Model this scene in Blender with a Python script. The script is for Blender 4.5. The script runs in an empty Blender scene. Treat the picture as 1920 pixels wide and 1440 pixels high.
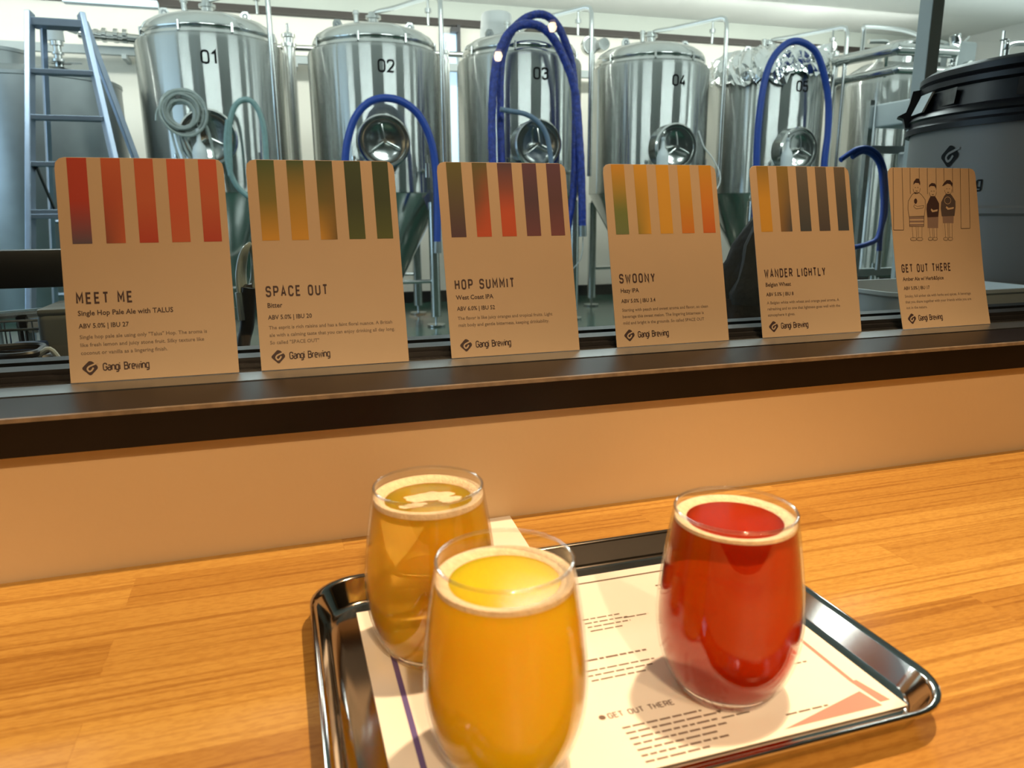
import bpy, bmesh, math, random
import numpy as np
from mathutils import Vector, Matrix
random.seed(7)
SC = bpy.context.scene
COL = SC.collection
PI = math.pi

# ------------------------------------------------------------------ camera, world, large lights, exposure
YAW, PITCH, ROLL, FPX = 0.3025, 0.2274, 0.0073, 1399.8
CAM = np.array([0.0, -0.6647, 1.0458])
def cam_axes():
    fw = np.array([math.sin(YAW)*math.cos(PITCH), math.cos(YAW)*math.cos(PITCH), -math.sin(PITCH)])
    rt = np.array([math.cos(YAW), -math.sin(YAW), 0.0]); dn = np.cross(fw, rt)
    c, s = math.cos(ROLL), math.sin(ROLL)
    return c*rt + s*dn, -s*rt + c*dn, fw
RT, DN, FW = cam_axes()
cd = bpy.data.cameras.new('camera'); cam = bpy.data.objects.new('camera', cd); COL.objects.link(cam)
cd.sensor_width = 36.0; cd.lens = FPX/1920*36.0; cd.clip_start = 0.02; cd.clip_end = 60
Mx = Matrix(((RT[0], -DN[0], -FW[0], CAM[0]), (RT[1], -DN[1], -FW[1], CAM[1]), (RT[2], -DN[2], -FW[2], CAM[2]), (0, 0, 0, 1)))
cam.matrix_world = Mx
cd.dof.use_dof = True; cd.dof.focus_distance = 0.95; cd.dof.aperture_fstop = 11.0
SC.camera = cam
SC.view_settings.view_transform = 'Standard'; SC.view_settings.look = 'None'
SC.view_settings.gamma = 1.0; SC.view_settings.use_curve_mapping = False
SC.view_settings.exposure = 0.0
SC.cycles.max_bounces = 14; SC.cycles.transmission_bounces = 10; SC.cycles.transparent_max_bounces = 24
SC.cycles.glossy_bounces = 6; SC.cycles.diffuse_bounces = 4
SC.cycles.sample_clamp_indirect = 6.0; SC.cycles.blur_glossy = 0.3
w = bpy.data.worlds.new('world'); SC.world = w; w.use_nodes = True
w.node_tree.nodes['Background'].inputs[0].default_value = (0.5, 0.45, 0.4, 1)
w.node_tree.nodes['Background'].inputs[1].default_value = 0.01

def area(name, loc, sx, sy, power, color, rot=(0, 0, 0)):
    l = bpy.data.lights.new(name, 'AREA'); l.shape = 'RECTANGLE'; l.size = sx; l.size_y = sy
    l.energy = power; l.color = color
    o = bpy.data.objects.new(name, l); COL.objects.link(o); o.location = loc; o.rotation_euler = rot
    return o
COOL = (0.92, 1.0, 0.99)
for x in (-2.6, -0.35, 1.85, 4.1, 6.4, 8.4):                       # row of ceiling tubes above the aisle
    area('ceiling_tube_light', (x, 3.5, 3.24), 1.2, 0.3, 46, COOL)
area('ceiling_fill', (2.2, 5.6, 2.78), 14.0, 2.0, 84, COOL, (PI, 0, 0))     # added fill without a fixture, brightens the ceiling above the tanks
area('back_wall_fill', (1.7, 6.95, 3.14), 12.0, 0.12, 128, (1.0, 0.985, 0.93), (math.radians(48), 0, 0))   # added light with no lamp body, brightens the back wall
area('daylight', (-4.93, 4.1, 1.8), 2.4, 3.6, 30, (0.50, 0.72, 1.0), (0, -PI/2, 0))
def spot(name, loc, target, power, color, size, blend, rad=0.03):
    l = bpy.data.lights.new(name, 'SPOT'); l.energy = power; l.color = color
    l.spot_size = math.radians(size); l.spot_blend = blend; l.shadow_soft_size = rad
    o = bpy.data.objects.new(name, l); COL.objects.link(o); o.location = loc
    d = Vector(target) - Vector(loc); o.rotation_euler = d.to_track_quat('-Z', 'Y').to_euler()
WARM = (1.0, 0.66, 0.36)
area('taproom_fill', (0.4, -3.2, 2.80), 3.0, 1.8, 44, WARM)  # added soft fill that lifts the taproom shadows, not an actual lamp
spot('downlight', (0.66, -0.16, 2.60), (0.14, -0.36, 0.75), 172, WARM, 70, 0.6)          # main lamp over the counter
for x, pw in ((-0.9, 200), (0.0, 200), (0.9, 150), (1.8, 120)):                                # second row further back in the taproom
    spot('downlight', (x, -2.5, 2.62), (x, -0.90, 0.75), pw, WARM, 38, 0.45)

def at(px, py, x=None, y=None, z=None):
    r = RT*((px-960)/FPX) + DN*((py-720)/FPX) + FW
    if x is not None: t = (x-CAM[0])/r[0]
    elif y is not None: t = (y-CAM[1])/r[1]
    else: t = (z-CAM[2])/r[2]
    p = CAM + t*r
    return Vector((float(p[0]), float(p[1]), float(p[2])))

# ------------------------------------------------------------------ materials
def lin(r, g, b):
    f = lambda c: c/12.92 if c <= 0.04045 else ((c+0.055)/1.055)**2.4
    return (f(r/255), f(g/255), f(b/255), 1.0)
def new_mat(name):
    m = bpy.data.materials.new(name); m.use_nodes = True
    nt = m.node_tree; return m, nt, nt.nodes['Principled BSDF']
def mat(name, col, rough=0.5, metal=0.0, noise=0.06, nscale=12.0, bump=0.0, bscale=80.0, **kw):
    m, nt, b = new_mat(name)
    if len(col) == 3: col = (*col, 1)
    b.inputs['Roughness'].default_value = rough; b.inputs['Metallic'].default_value = metal
    for k, v in kw.items(): b.inputs[k.replace('_', ' ')].default_value = v
    tc = nt.nodes.new('ShaderNodeTexCoord'); n = nt.nodes.new('ShaderNodeTexNoise'); n.inputs['Scale'].default_value = nscale
    nt.links.new(tc.outputs['Object'], n.inputs['Vector'])
    r = nt.nodes.new('ShaderNodeValToRGB')
    r.color_ramp.elements[0].position = 0.3; r.color_ramp.elements[1].position = 0.7
    r.color_ramp.elements[0].color = tuple(c*(1-noise) for c in col[:3])+(1,)
    r.color_ramp.elements[1].color = tuple(min(1, c*(1+noise)) for c in col[:3])+(1,)
    nt.links.new(n.outputs['Fac'], r.inputs['Fac']); nt.links.new(r.outputs['Color'], b.inputs['Base Color'])
    if bump:
        n2 = nt.nodes.new('ShaderNodeTexNoise'); n2.inputs['Scale'].default_value = bscale
        nt.links.new(tc.outputs['Object'], n2.inputs['Vector'])
        bp = nt.nodes.new('ShaderNodeBump'); bp.inputs['Strength'].default_value = bump; bp.inputs['Distance'].default_value = 0.01
        nt.links.new(n2.outputs['Fac'], bp.inputs['Height']); nt.links.new(bp.outputs['Normal'], b.inputs['Normal'])
    return m
def emis(name, col, strength):
    m, nt, b = new_mat(name)
    b.inputs['Emission Color'].default_value = (*col, 1); b.inputs['Emission Strength'].default_value = strength
    b.inputs['Base Color'].default_value = (*col, 1)
    return m
def steel_brushed():
    m, nt, b = new_mat('brushed_stainless'); nt.nodes.remove(b)
    g = nt.nodes.new('ShaderNodeBsdfAnisotropic'); g.inputs['Color'].default_value = (0.53, 0.545, 0.53, 1)
    g.inputs['Roughness'].default_value = 0.21; g.inputs['Anisotropy'].default_value = 0.85; g.inputs['Rotation'].default_value = 0.0
    t = nt.nodes.new('ShaderNodeTangent'); t.direction_type = 'RADIAL'; t.axis = 'Z'
    nt.links.new(t.outputs[0], g.inputs['Tangent'])
    nt.links.new(g.outputs[0], nt.nodes['Material Output'].inputs['Surface'])
    return m
def thin_glass(name, tint=(1, 1, 1, 1), k=1.0, pwr=4.5):
    m, nt, b = new_mat(name); nt.nodes.remove(b)
    out = nt.nodes['Material Output']
    tr = nt.nodes.new('ShaderNodeBsdfTransparent'); tr.inputs[0].default_value = tint
    gl = nt.nodes.new('ShaderNodeBsdfGlossy'); gl.inputs['Roughness'].default_value = 0.01
    fr = nt.nodes.new('ShaderNodeLayerWeight'); fr.inputs['Blend'].default_value = 0.5
    pw = nt.nodes.new('ShaderNodeMath'); pw.operation = 'POWER'; pw.inputs[1].default_value = pwr
    mu = nt.nodes.new('ShaderNodeMath'); mu.operation = 'MULTIPLY_ADD'; mu.inputs[1].default_value = k; mu.inputs[2].default_value = 0.04
    mx = nt.nodes.new('ShaderNodeMixShader')
    nt.links.new(fr.outputs['Facing'], pw.inputs[0]); nt.links.new(pw.outputs[0], mu.inputs[0]); nt.links.new(mu.outputs[0], mx.inputs[0])
    nt.links.new(tr.outputs[0], mx.inputs[1]); nt.links.new(gl.outputs[0], mx.inputs[2])
    nt.links.new(mx.outputs[0], out.inputs['Surface'])
    return m
def beer(name, col, sss_col, haze, trans_rough=0.08, rad=0.03, clear=0.12):
    m, nt, b = new_mat(name); out = nt.nodes['Material Output']
    b.inputs['Base Color'].default_value = (*col, 1); b.inputs['Transmission Weight'].default_value = 1.0
    b.inputs['IOR'].default_value = 1.33 if 'clear' in name else 1.16; b.inputs['Roughness'].default_value = trans_rough
    s = nt.nodes.new('ShaderNodeBsdfPrincipled')
    s.inputs['Base Color'].default_value = (*sss_col, 1); s.inputs['Subsurface Weight'].default_value = 1.0
    s.inputs['Subsurface Radius'].default_value = (1.0, 0.55, 0.15); s.inputs['Subsurface Scale'].default_value = rad
    s.inputs['Specular IOR Level'].default_value = 0.2; s.inputs['Roughness'].default_value = 0.12; s.inputs['IOR'].default_value = 1.33
    tl = nt.nodes.new('ShaderNodeBsdfTransparent'); tl.inputs[0].default_value = (*col, 1)
    mx = nt.nodes.new('ShaderNodeMixShader'); mx.inputs[0].default_value = haze
    nt.links.new(b.outputs[0], mx.inputs[1]); nt.links.new(s.outputs[0], mx.inputs[2])
    mx2 = nt.nodes.new('ShaderNodeMixShader'); mx2.inputs[0].default_value = clear
    nt.links.new(mx.outputs[0], mx2.inputs[1]); nt.links.new(tl.outputs[0], mx2.inputs[2])
    nt.links.new(mx2.outputs[0], out.inputs['Surface'])
    return m
def wood():
    m, nt, b = new_mat('laminated_wood'); N = nt.nodes; L = nt.links
    tc = N.new('ShaderNodeTexCoord')
    br = N.new('ShaderNodeTexBrick'); br.offset = 0.37; br.offset_frequency = 2; br.squash = 1.0
    br.inputs['Scale'].default_value = 1.0; br.inputs['Brick Width'].default_value = 0.46; br.inputs['Row Height'].default_value = 0.047
    br.inputs['Mortar Size'].default_value = 0.0003; br.inputs['Mortar Smooth'].default_value = 0.3; br.inputs['Bias'].default_value = 0.0
    br.inputs['Color1'].default_value = (0, 0, 0, 1); br.inputs['Color2'].default_value = (1, 1, 1, 1); br.inputs['Mortar'].default_value = (0.3, 0.3, 0.3, 1)
    L.new(tc.outputs['Object'], br.inputs['Vector'])
    mp = N.new('ShaderNodeMapping'); mp.inputs['Scale'].default_value = (0.9, 80, 80); L.new(tc.outputs['Object'], mp.inputs['Vector'])
    add = N.new('ShaderNodeVectorMath'); add.operation = 'MULTIPLY_ADD'; add.inputs[1].default_value = (7, 13, 5)
    L.new(br.outputs['Color'], add.inputs[0]); L.new(mp.outputs['Vector'], add.inputs[2])
    n1 = N.new('ShaderNodeTexNoise'); n1.inputs['Scale'].default_value = 2.2; n1.inputs['Detail'].default_value = 4; n1.inputs['Roughness'].default_value = 0.62
    L.new(add.outputs[0], n1.inputs['Vector'])
    mp2 = N.new('ShaderNodeMapping'); mp2.inputs['Scale'].default_value = (140, 520, 140); L.new(tc.outputs['Object'], mp2.inputs['Vector'])
    n2 = N.new('ShaderNodeTexNoise'); n2.inputs['Scale'].default_value = 1.0; n2.inputs['Detail'].default_value = 3
    L.new(mp2.outputs['Vector'], n2.inputs['Vector'])
    base = N.new('ShaderNodeMixRGB'); base.inputs[1].default_value = (0.40, 0.205, 0.038, 1); base.inputs[2].default_value = (0.57, 0.345, 0.084, 1)
    L.new(br.outputs['Color'], base.inputs[0])
    r = N.new('ShaderNodeValToRGB'); r.color_ramp.elements[0].position = 0.38; r.color_ramp.elements[1].position = 0.50
    r.color_ramp.elements[0].color = (0.70, 0.60, 0.48, 1); r.color_ramp.elements[1].color = (1, 1, 1, 1)
    L.new(n1.outputs['Fac'], r.inputs['Fac'])
    mu = N.new('ShaderNodeMixRGB'); mu.blend_type = 'MULTIPLY'; mu.inputs[0].default_value = 0.9
    L.new(base.outputs[0], mu.inputs[1]); L.new(r.outputs[0], mu.inputs[2])
    r2 = N.new('ShaderNodeValToRGB'); r2.color_ramp.elements[0].position = 0.40; r2.color_ramp.elements[1].position = 0.55
    r2.color_ramp.elements[0].color = (0.84, 0.77, 0.68, 1); r2.color_ramp.elements[1].color = (1, 1, 1, 1)
    L.new(n2.outputs['Fac'], r2.inputs['Fac'])
    mu2 = N.new('ShaderNodeMixRGB'); mu2.blend_type = 'MULTIPLY'; mu2.inputs[0].default_value = 0.7
    L.new(mu.outputs[0], mu2.inputs[1]); L.new(r2.outputs[0], mu2.inputs[2])
    L.new(mu2.outputs[0], b.inputs['Base Color'])
    b.inputs['Roughness'].default_value = 0.42
    bp = N.new('ShaderNodeBump'); bp.inputs['Strength'].default_value = 0.06; bp.inputs['Distance'].default_value = 0.002
    L.new(n1.outputs['Fac'], bp.inputs['Height']); L.new(bp.outputs['Normal'], b.inputs['Normal'])
    return m
def vcol_mat(name, rough=0.6):
    m, nt, b = new_mat(name); b.inputs['Roughness'].default_value = rough
    a = nt.nodes.new('ShaderNodeVertexColor'); a.layer_name = 'ink'
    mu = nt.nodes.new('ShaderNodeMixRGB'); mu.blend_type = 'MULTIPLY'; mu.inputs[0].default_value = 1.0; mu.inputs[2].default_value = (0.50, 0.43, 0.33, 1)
    nt.links.new(a.outputs['Color'], mu.inputs[1]); nt.links.new(mu.outputs[0], b.inputs['Base Color']); return m
def panel_wall():
    m, nt, b = new_mat('cream_wall_panels'); N = nt.nodes; L = nt.links
    tc = N.new('ShaderNodeTexCoord'); wv = N.new('ShaderNodeTexWave'); wv.bands_direction = 'Z'; wv.inputs['Scale'].default_value = 0.55
    wv.inputs['Distortion'].default_value = 0.2
    L.new(tc.outputs['Object'], wv.inputs['Vector'])
    r = N.new('ShaderNodeValToRGB'); r.color_ramp.elements[0].color = (0.78, 0.75, 0.67, 1); r.color_ramp.elements[1].color = (0.84, 0.81, 0.73, 1)
    L.new(wv.outputs['Fac'], r.inputs['Fac']); L.new(r.outputs[0], b.inputs['Base Color']); b.inputs['Roughness'].default_value = 0.7
    return m

M = dict(
    steel=steel_brushed(),
    polished=mat('polished_stainless', (0.62, 0.63, 0.61), 0.16, 1.0, 0.04, 6),
    pipe=mat('stainless_pipe', (0.66, 0.67, 0.65), 0.22, 1.0, 0.03, 6),
    dullsteel=mat('dull_stainless', (0.40, 0.43, 0.44), 0.42, 1.0, 0.08, 5),
    tray=mat('tray_stainless', (0.58, 0.54, 0.50), 0.10, 1.0, 0.03, 30),
    foil=mat('crumpled_foil', (0.82, 0.83, 0.82), 0.13, 1.0, 0.05, 20, bump=0.5, bscale=22),
    alu=mat('ladder_aluminium', (0.36, 0.42, 0.52), 0.38, 0.9, 0.06, 9),
    white_plastic=mat('white_plastic', (0.78, 0.79, 0.78), 0.45, 0, 0.03),
    grey_plastic=mat('pale_grey_plastic', (0.60, 0.64, 0.65), 0.45, 0, 0.04),
    light_grey=mat('light_grey_paint', (0.38, 0.42, 0.42), 0.5, 0, 0.03),
    black=mat('black_plastic', (0.012, 0.012, 0.014), 0.4, 0, 0.15),
    black_cloth=mat('black_cloth', (0.010, 0.010, 0.012), 0.85, 0, 0.3, 30, bump=0.4, bscale=60),
    brown_cloth=mat('dark_brown_cloth', (0.035, 0.018, 0.014), 0.85, 0, 0.3, 30, bump=0.4, bscale=60),
    lid=mat('black_lid_plastic', (0.010, 0.009, 0.012), 0.34, 0, 0.1, Specular_IOR_Level=0.3),
    blue_hose=mat('blue_rubber_hose', lin(28, 66, 152), 0.42, 0, 0.08, 30),
    blue_wrap=mat('wrinkled_blue_sleeve', lin(34, 56, 142), 0.25, 0, 0.35, 28, bump=0.8, bscale=70),
    clear_hose=mat('clear_hose', (0.60, 0.66, 0.62), 0.2, 0, 0.1, 30, Transmission_Weight=0.55),
    green_hose=mat('pale_green_hose', (0.30, 0.47, 0.46), 0.25, 0, 0.08, 30, Transmission_Weight=0.35),
    cream=panel_wall(),
    plaster=mat('white_plaster', (0.78, 0.79, 0.77), 0.8, 0, 0.02, 2),
    upper=mat('shaded_lintel', (0.50, 0.53, 0.48), 0.7, 0, 0.03, 2),  # the band's shading is put into this grey green
    warmwall=mat('painted_wall', (0.54, 0.40, 0.235), 0.55, 0, 0.025, 3, bump=0.05, bscale=60),
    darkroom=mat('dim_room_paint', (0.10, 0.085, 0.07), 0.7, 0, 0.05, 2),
    darklining=mat('dark_grey_green_lining', (0.035, 0.045, 0.042), 0.7, 0, 0.1, 3),
    darkbrown=mat('dark_brown_trim', (0.03, 0.022, 0.016), 0.5, 0, 0.1, 8),
    green_floor=mat('green_epoxy_floor', (0.035, 0.085, 0.065), 0.16, 0, 0.15, 3),
    sill=mat('dark_brown_laminate', (0.007, 0.004, 0.003), 0.36, 0, 0.15, 20, Specular_IOR_Level=0.2),
    edge=mat('lit_sill_edge', (0.17, 0.13, 0.09), 0.45, 0, 0.25, 90),  # highlight along the sill edge, painted as a paler strip
    frame=mat('black_window_frame', (0.012, 0.012, 0.013), 0.35, 0, 0.1),
    alu_strip=mat('grey_aluminium_strip', (0.33, 0.35, 0.36), 0.35, 1.0, 0.05),
    pane=thin_glass('window_glass', (0.93, 0.97, 0.96, 1), 0.55),
    glass=thin_glass('tumbler_glass', (0.985, 0.985, 0.98, 1), 0.9, 5.0),
    lip=thin_glass('tumbler_rim_glass', (0.97, 0.97, 0.96, 1), 0.9, 1.6),
    card=mat('dimmed_white_card', (0.37, 0.283, 0.185), 0.55, 0, 0.01, 20),  # white card, with the dim warm light on it put into the colour
    paper=mat('white_paper', (0.90, 0.89, 0.86), 0.65, 0, 0.01, 20),
    ink=mat('dark_brown_ink', (0.028, 0.012, 0.012), 0.6, 0, 0.1),
    grey_ink=mat('grey_ink', (0.17, 0.12, 0.10), 0.6, 0, 0.1),
    faint_ink=mat('pale_grey_ink', (0.13, 0.095, 0.07), 0.6, 0, 0.1),
    purple_ink=mat('purple_ink', (0.13, 0.10, 0.32), 0.6, 0, 0.05),
    pink_ink=mat('pink_ink', (0.80, 0.27, 0.24), 0.6, 0, 0.05),
    black_ink=mat('black_vinyl', (0.008, 0.008, 0.009), 0.6, 0, 0.1, Specular_IOR_Level=0.1),
    print=vcol_mat('printed_gradient'),
    wood=wood(),
    foam=mat('beer_foam', (0.80, 0.66, 0.45), 0.7, 0, 0.10, 260, bump=0.25, bscale=500),
    beer_front=beer('hazy_golden_beer', (0.98, 0.55, 0.05), (1.0, 0.58, 0.010), 0.92, 0.12, 0.08, 0.08),
    beer_back=beer('clear_golden_beer', (0.99, 0.74, 0.18), (1.0, 0.58, 0.03), 0.42, 0.04, 0.08, 0.15),
    beer_red=beer('amber_red_beer', (0.62, 0.055, 0.006), (0.46, 0.029, 0.003), 0.56, 0.06, 0.06, 0.08),
    daywin=emis('daylight_pane', (0.62, 0.80, 1.0), 1.0),
    bulb=emis('warm_bulb', (1.0, 0.72, 0.45), 30.0),
    keg_body=mat('grey_tank_plastic', (0.21, 0.20, 0.19), 0.4, 0, 0.03, 5, Specular_IOR_Level=0.3),
    dark_blue=mat('dark_blue_plastic', (0.02, 0.045, 0.12), 0.4, 0, 0.1),
    pale_green=mat('pale_green_plastic', (0.42, 0.50, 0.36), 0.5, 0, 0.05),
    grey_box=mat('grey_green_casing', (0.13, 0.14, 0.13), 0.4, 0, 0.08),
    solid_glass=mat('solid_glass', (0.98, 0.98, 0.97), 0.02, 0, 0.0, Transmission_Weight=1.0, IOR=1.48),
    line=mat('thin_black_line', (0.03, 0.018, 0.015), 0.6, 0, 0.1),
)

# ------------------------------------------------------------------ mesh helpers
class MB:
    def __init__(s): s.v = []; s.f = []; s.c = None; s.mi = []
    def add(s, vs, fs, mi=0):
        b = len(s.v); s.v += [Vector(p) for p in vs]; s.f += [tuple(i+b for i in f) for f in fs]; s.mi += [mi]*len(fs); return s
    def box(s, x0, x1, y0, y1, z0, z1, mi=0, R=None, o=(0, 0, 0)):
        vs = [Vector((x, y, z)) for z in (z0, z1) for y in (y0, y1) for x in (x0, x1)]
        if R is not None: vs = [R @ p + Vector(o) for p in vs]
        return s.add(vs, [(0, 2, 3, 1), (4, 5, 7, 6), (0, 1, 5, 4), (2, 6, 7, 3), (0, 4, 6, 2), (1, 3, 7, 5)], mi)
    def rbox(s, x0, x1, y0, y1, z0, z1, r, n=4):
        bm = bmesh.new(); bmesh.ops.create_cube(bm, size=1)
        for v in bm.verts:
            v.co = Vector(((x0+x1)/2+v.co.x*(x1-x0), (y0+y1)/2+v.co.y*(y1-y0), (z0+z1)/2+v.co.z*(z1-z0)))
        bmesh.ops.bevel(bm, geom=bm.edges[:], offset=r, segments=n, profile=0.5, affect='EDGES')
        bm.verts.index_update(); s.add([v.co.copy() for v in bm.verts], [[v.index for v in f.verts] for f in bm.faces]); bm.free(); return s
    def lathe(s, prof, seg=48, c=(0, 0, 0), R=None, closed=False, a0=0, a1=2*PI):
        full = abs(a1-a0-2*PI) < 1e-6; n = seg if full else seg+1; vs = []; fs = []
        for r, z in prof:
            for i in range(n):
                a = a0+(a1-a0)*i/seg; vs.append(Vector((r*math.cos(a), r*math.sin(a), z)))
        if R is not None: vs = [R @ p for p in vs]
        vs = [p+Vector(c) for p in vs]; P = len(prof)
        for j in range(P if closed else P-1):
            k = (j+1) % P
            for i in range(seg):
                i2 = (i+1) % n; fs.append((j*n+i, j*n+i2, k*n+i2, k*n+i))
        return s.add(vs, fs)
    def cyl(s, r, p0, p1, seg=20):
        p0, p1 = Vector(p0), Vector(p1); d = p1-p0; L = d.length
        return s.lathe([(1e-5, 0), (r, 0), (r, L), (1e-5, L)], seg, p0, d.to_track_quat('Z', 'Y').to_matrix())
    def tube(s, pts, r, seg=12, smooth=0, closed=False, rf=None, jit=0.0):
        pts = [Vector(p) for p in pts]
        if smooth: pts = catmull(pts, smooth, closed)
        n = len(pts); vs = []; fs = []; up = None
        for i, p in enumerate(pts):
            a = pts[i-1] if (i > 0 or closed) else p; b = pts[(i+1) % n] if (i < n-1 or closed) else p
            t = (b-a).normalized()
            if up is None: up = t.orthogonal().normalized()
            up = (up-t*up.dot(t)).normalized(); sd = t.cross(up)
            rr = r*(rf(i/(n-1)) if rf else 1)
            for k in range(seg):
                q = 2*PI*k/seg; r2 = rr*(1+random.uniform(-jit, jit)); vs.append(p+up*math.cos(q)*r2+sd*math.sin(q)*r2)
        for i in range(n if closed else n-1):
            j = (i+1) % n
            for k in range(seg): fs.append((i*seg+k, i*seg+(k+1) % seg, j*seg+(k+1) % seg, j*seg+k))
        if not closed: fs += [tuple(range(seg))[::-1], tuple((n-1)*seg+k for k in range(seg))]
        return s.add(vs, fs)
    def torus(s, R, r, c=(0, 0, 0), rot=None, n=40, k=10):
        return s.lathe([(R+r*math.cos(2*PI*i/k), r*math.sin(2*PI*i/k)) for i in range(k)], n, c, rot, closed=True)
    def prism(s, pts, y0, y1):          # outline in x,z pushed from y0 to y1
        n = len(pts); vs = [Vector((x, y0, z)) for x, z in pts]+[Vector((x, y1, z)) for x, z in pts]
        return s.add(vs, [tuple(range(n)), tuple(range(n, 2*n))[::-1]]+[(i, i+n, (i+1) % n+n, (i+1) % n) for i in range(n)])
    def build(s, name, m, parent=None, loc=None, smooth=35, bevel=0, label=None):
        me = bpy.data.meshes.new(name)
        off = Vector(loc) if loc is not None else Vector((0, 0, 0))
        me.from_pydata([tuple(p-off) for p in s.v], [], s.f); me.update()
        for mm in (m if isinstance(m, (list, tuple)) else [m]): me.materials.append(mm)
        if isinstance(m, (list, tuple)): me.polygons.foreach_set('material_index', s.mi)
        if s.c is not None:
            a = me.color_attributes.new('ink', 'FLOAT_COLOR', 'POINT')
            for i, c in enumerate(s.c): a.data[i].color = c
        bm = bmesh.new(); bm.from_mesh(me); bmesh.ops.recalc_face_normals(bm, faces=bm.faces); bm.to_mesh(me); bm.free()
        if smooth: me.shade_smooth(); me.set_sharp_from_angle(angle=math.radians(smooth))
        o = bpy.data.objects.new(name, me); COL.objects.link(o); o.location = off
        if parent is not None: o.parent = parent
        if bevel:
            b = o.modifiers.new('round', 'BEVEL'); b.width = bevel; b.segments = 2; b.limit_method = 'ANGLE'
        if label: o['label'] = label
        return o
def catmull(P, k, closed=False):
    out = []; n = len(P)
    for i in range(n if closed else n-1):
        g = (lambda j: P[j % n]) if closed else (lambda j: P[max(0, min(n-1, j))])
        a, b, c, d = g(i-1), g(i), g(i+1), g(i+2)
        for q in range(k):
            t = q/k; out.append(0.5*((2*b)+(c-a)*t+(2*a-5*b+4*c-d)*t*t+(3*b-a-3*c+d)*t**3))
    if not closed: out.append(P[-1])
    return out
def empty(name, loc=(0, 0, 0), rz=0):
    o = bpy.data.objects.new(name, None); COL.objects.link(o); o.location = loc; o.rotation_euler.z = rz; o.empty_display_size = 0.05; return o
def tag(o, label, cat, group=None, kind=None):
    o['label'] = label; o['category'] = cat
    if group: o['group'] = group
    if kind: o['kind'] = kind
    return o
def struct(o, label=None, cat=None):
    o['kind'] = 'structure'
    if label: o['label'] = label
    if cat: o['category'] = cat
    return o
def copy_thing(root, loc, label):
    r = root.copy(); COL.objects.link(r); r.location = loc; r['label'] = label
    for ch in list(root.children):
        c = ch.copy(); COL.objects.link(c); c.parent = r
        for g in list(ch.children):
            d = g.copy(); COL.objects.link(d); d.parent = c
    return r

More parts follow.
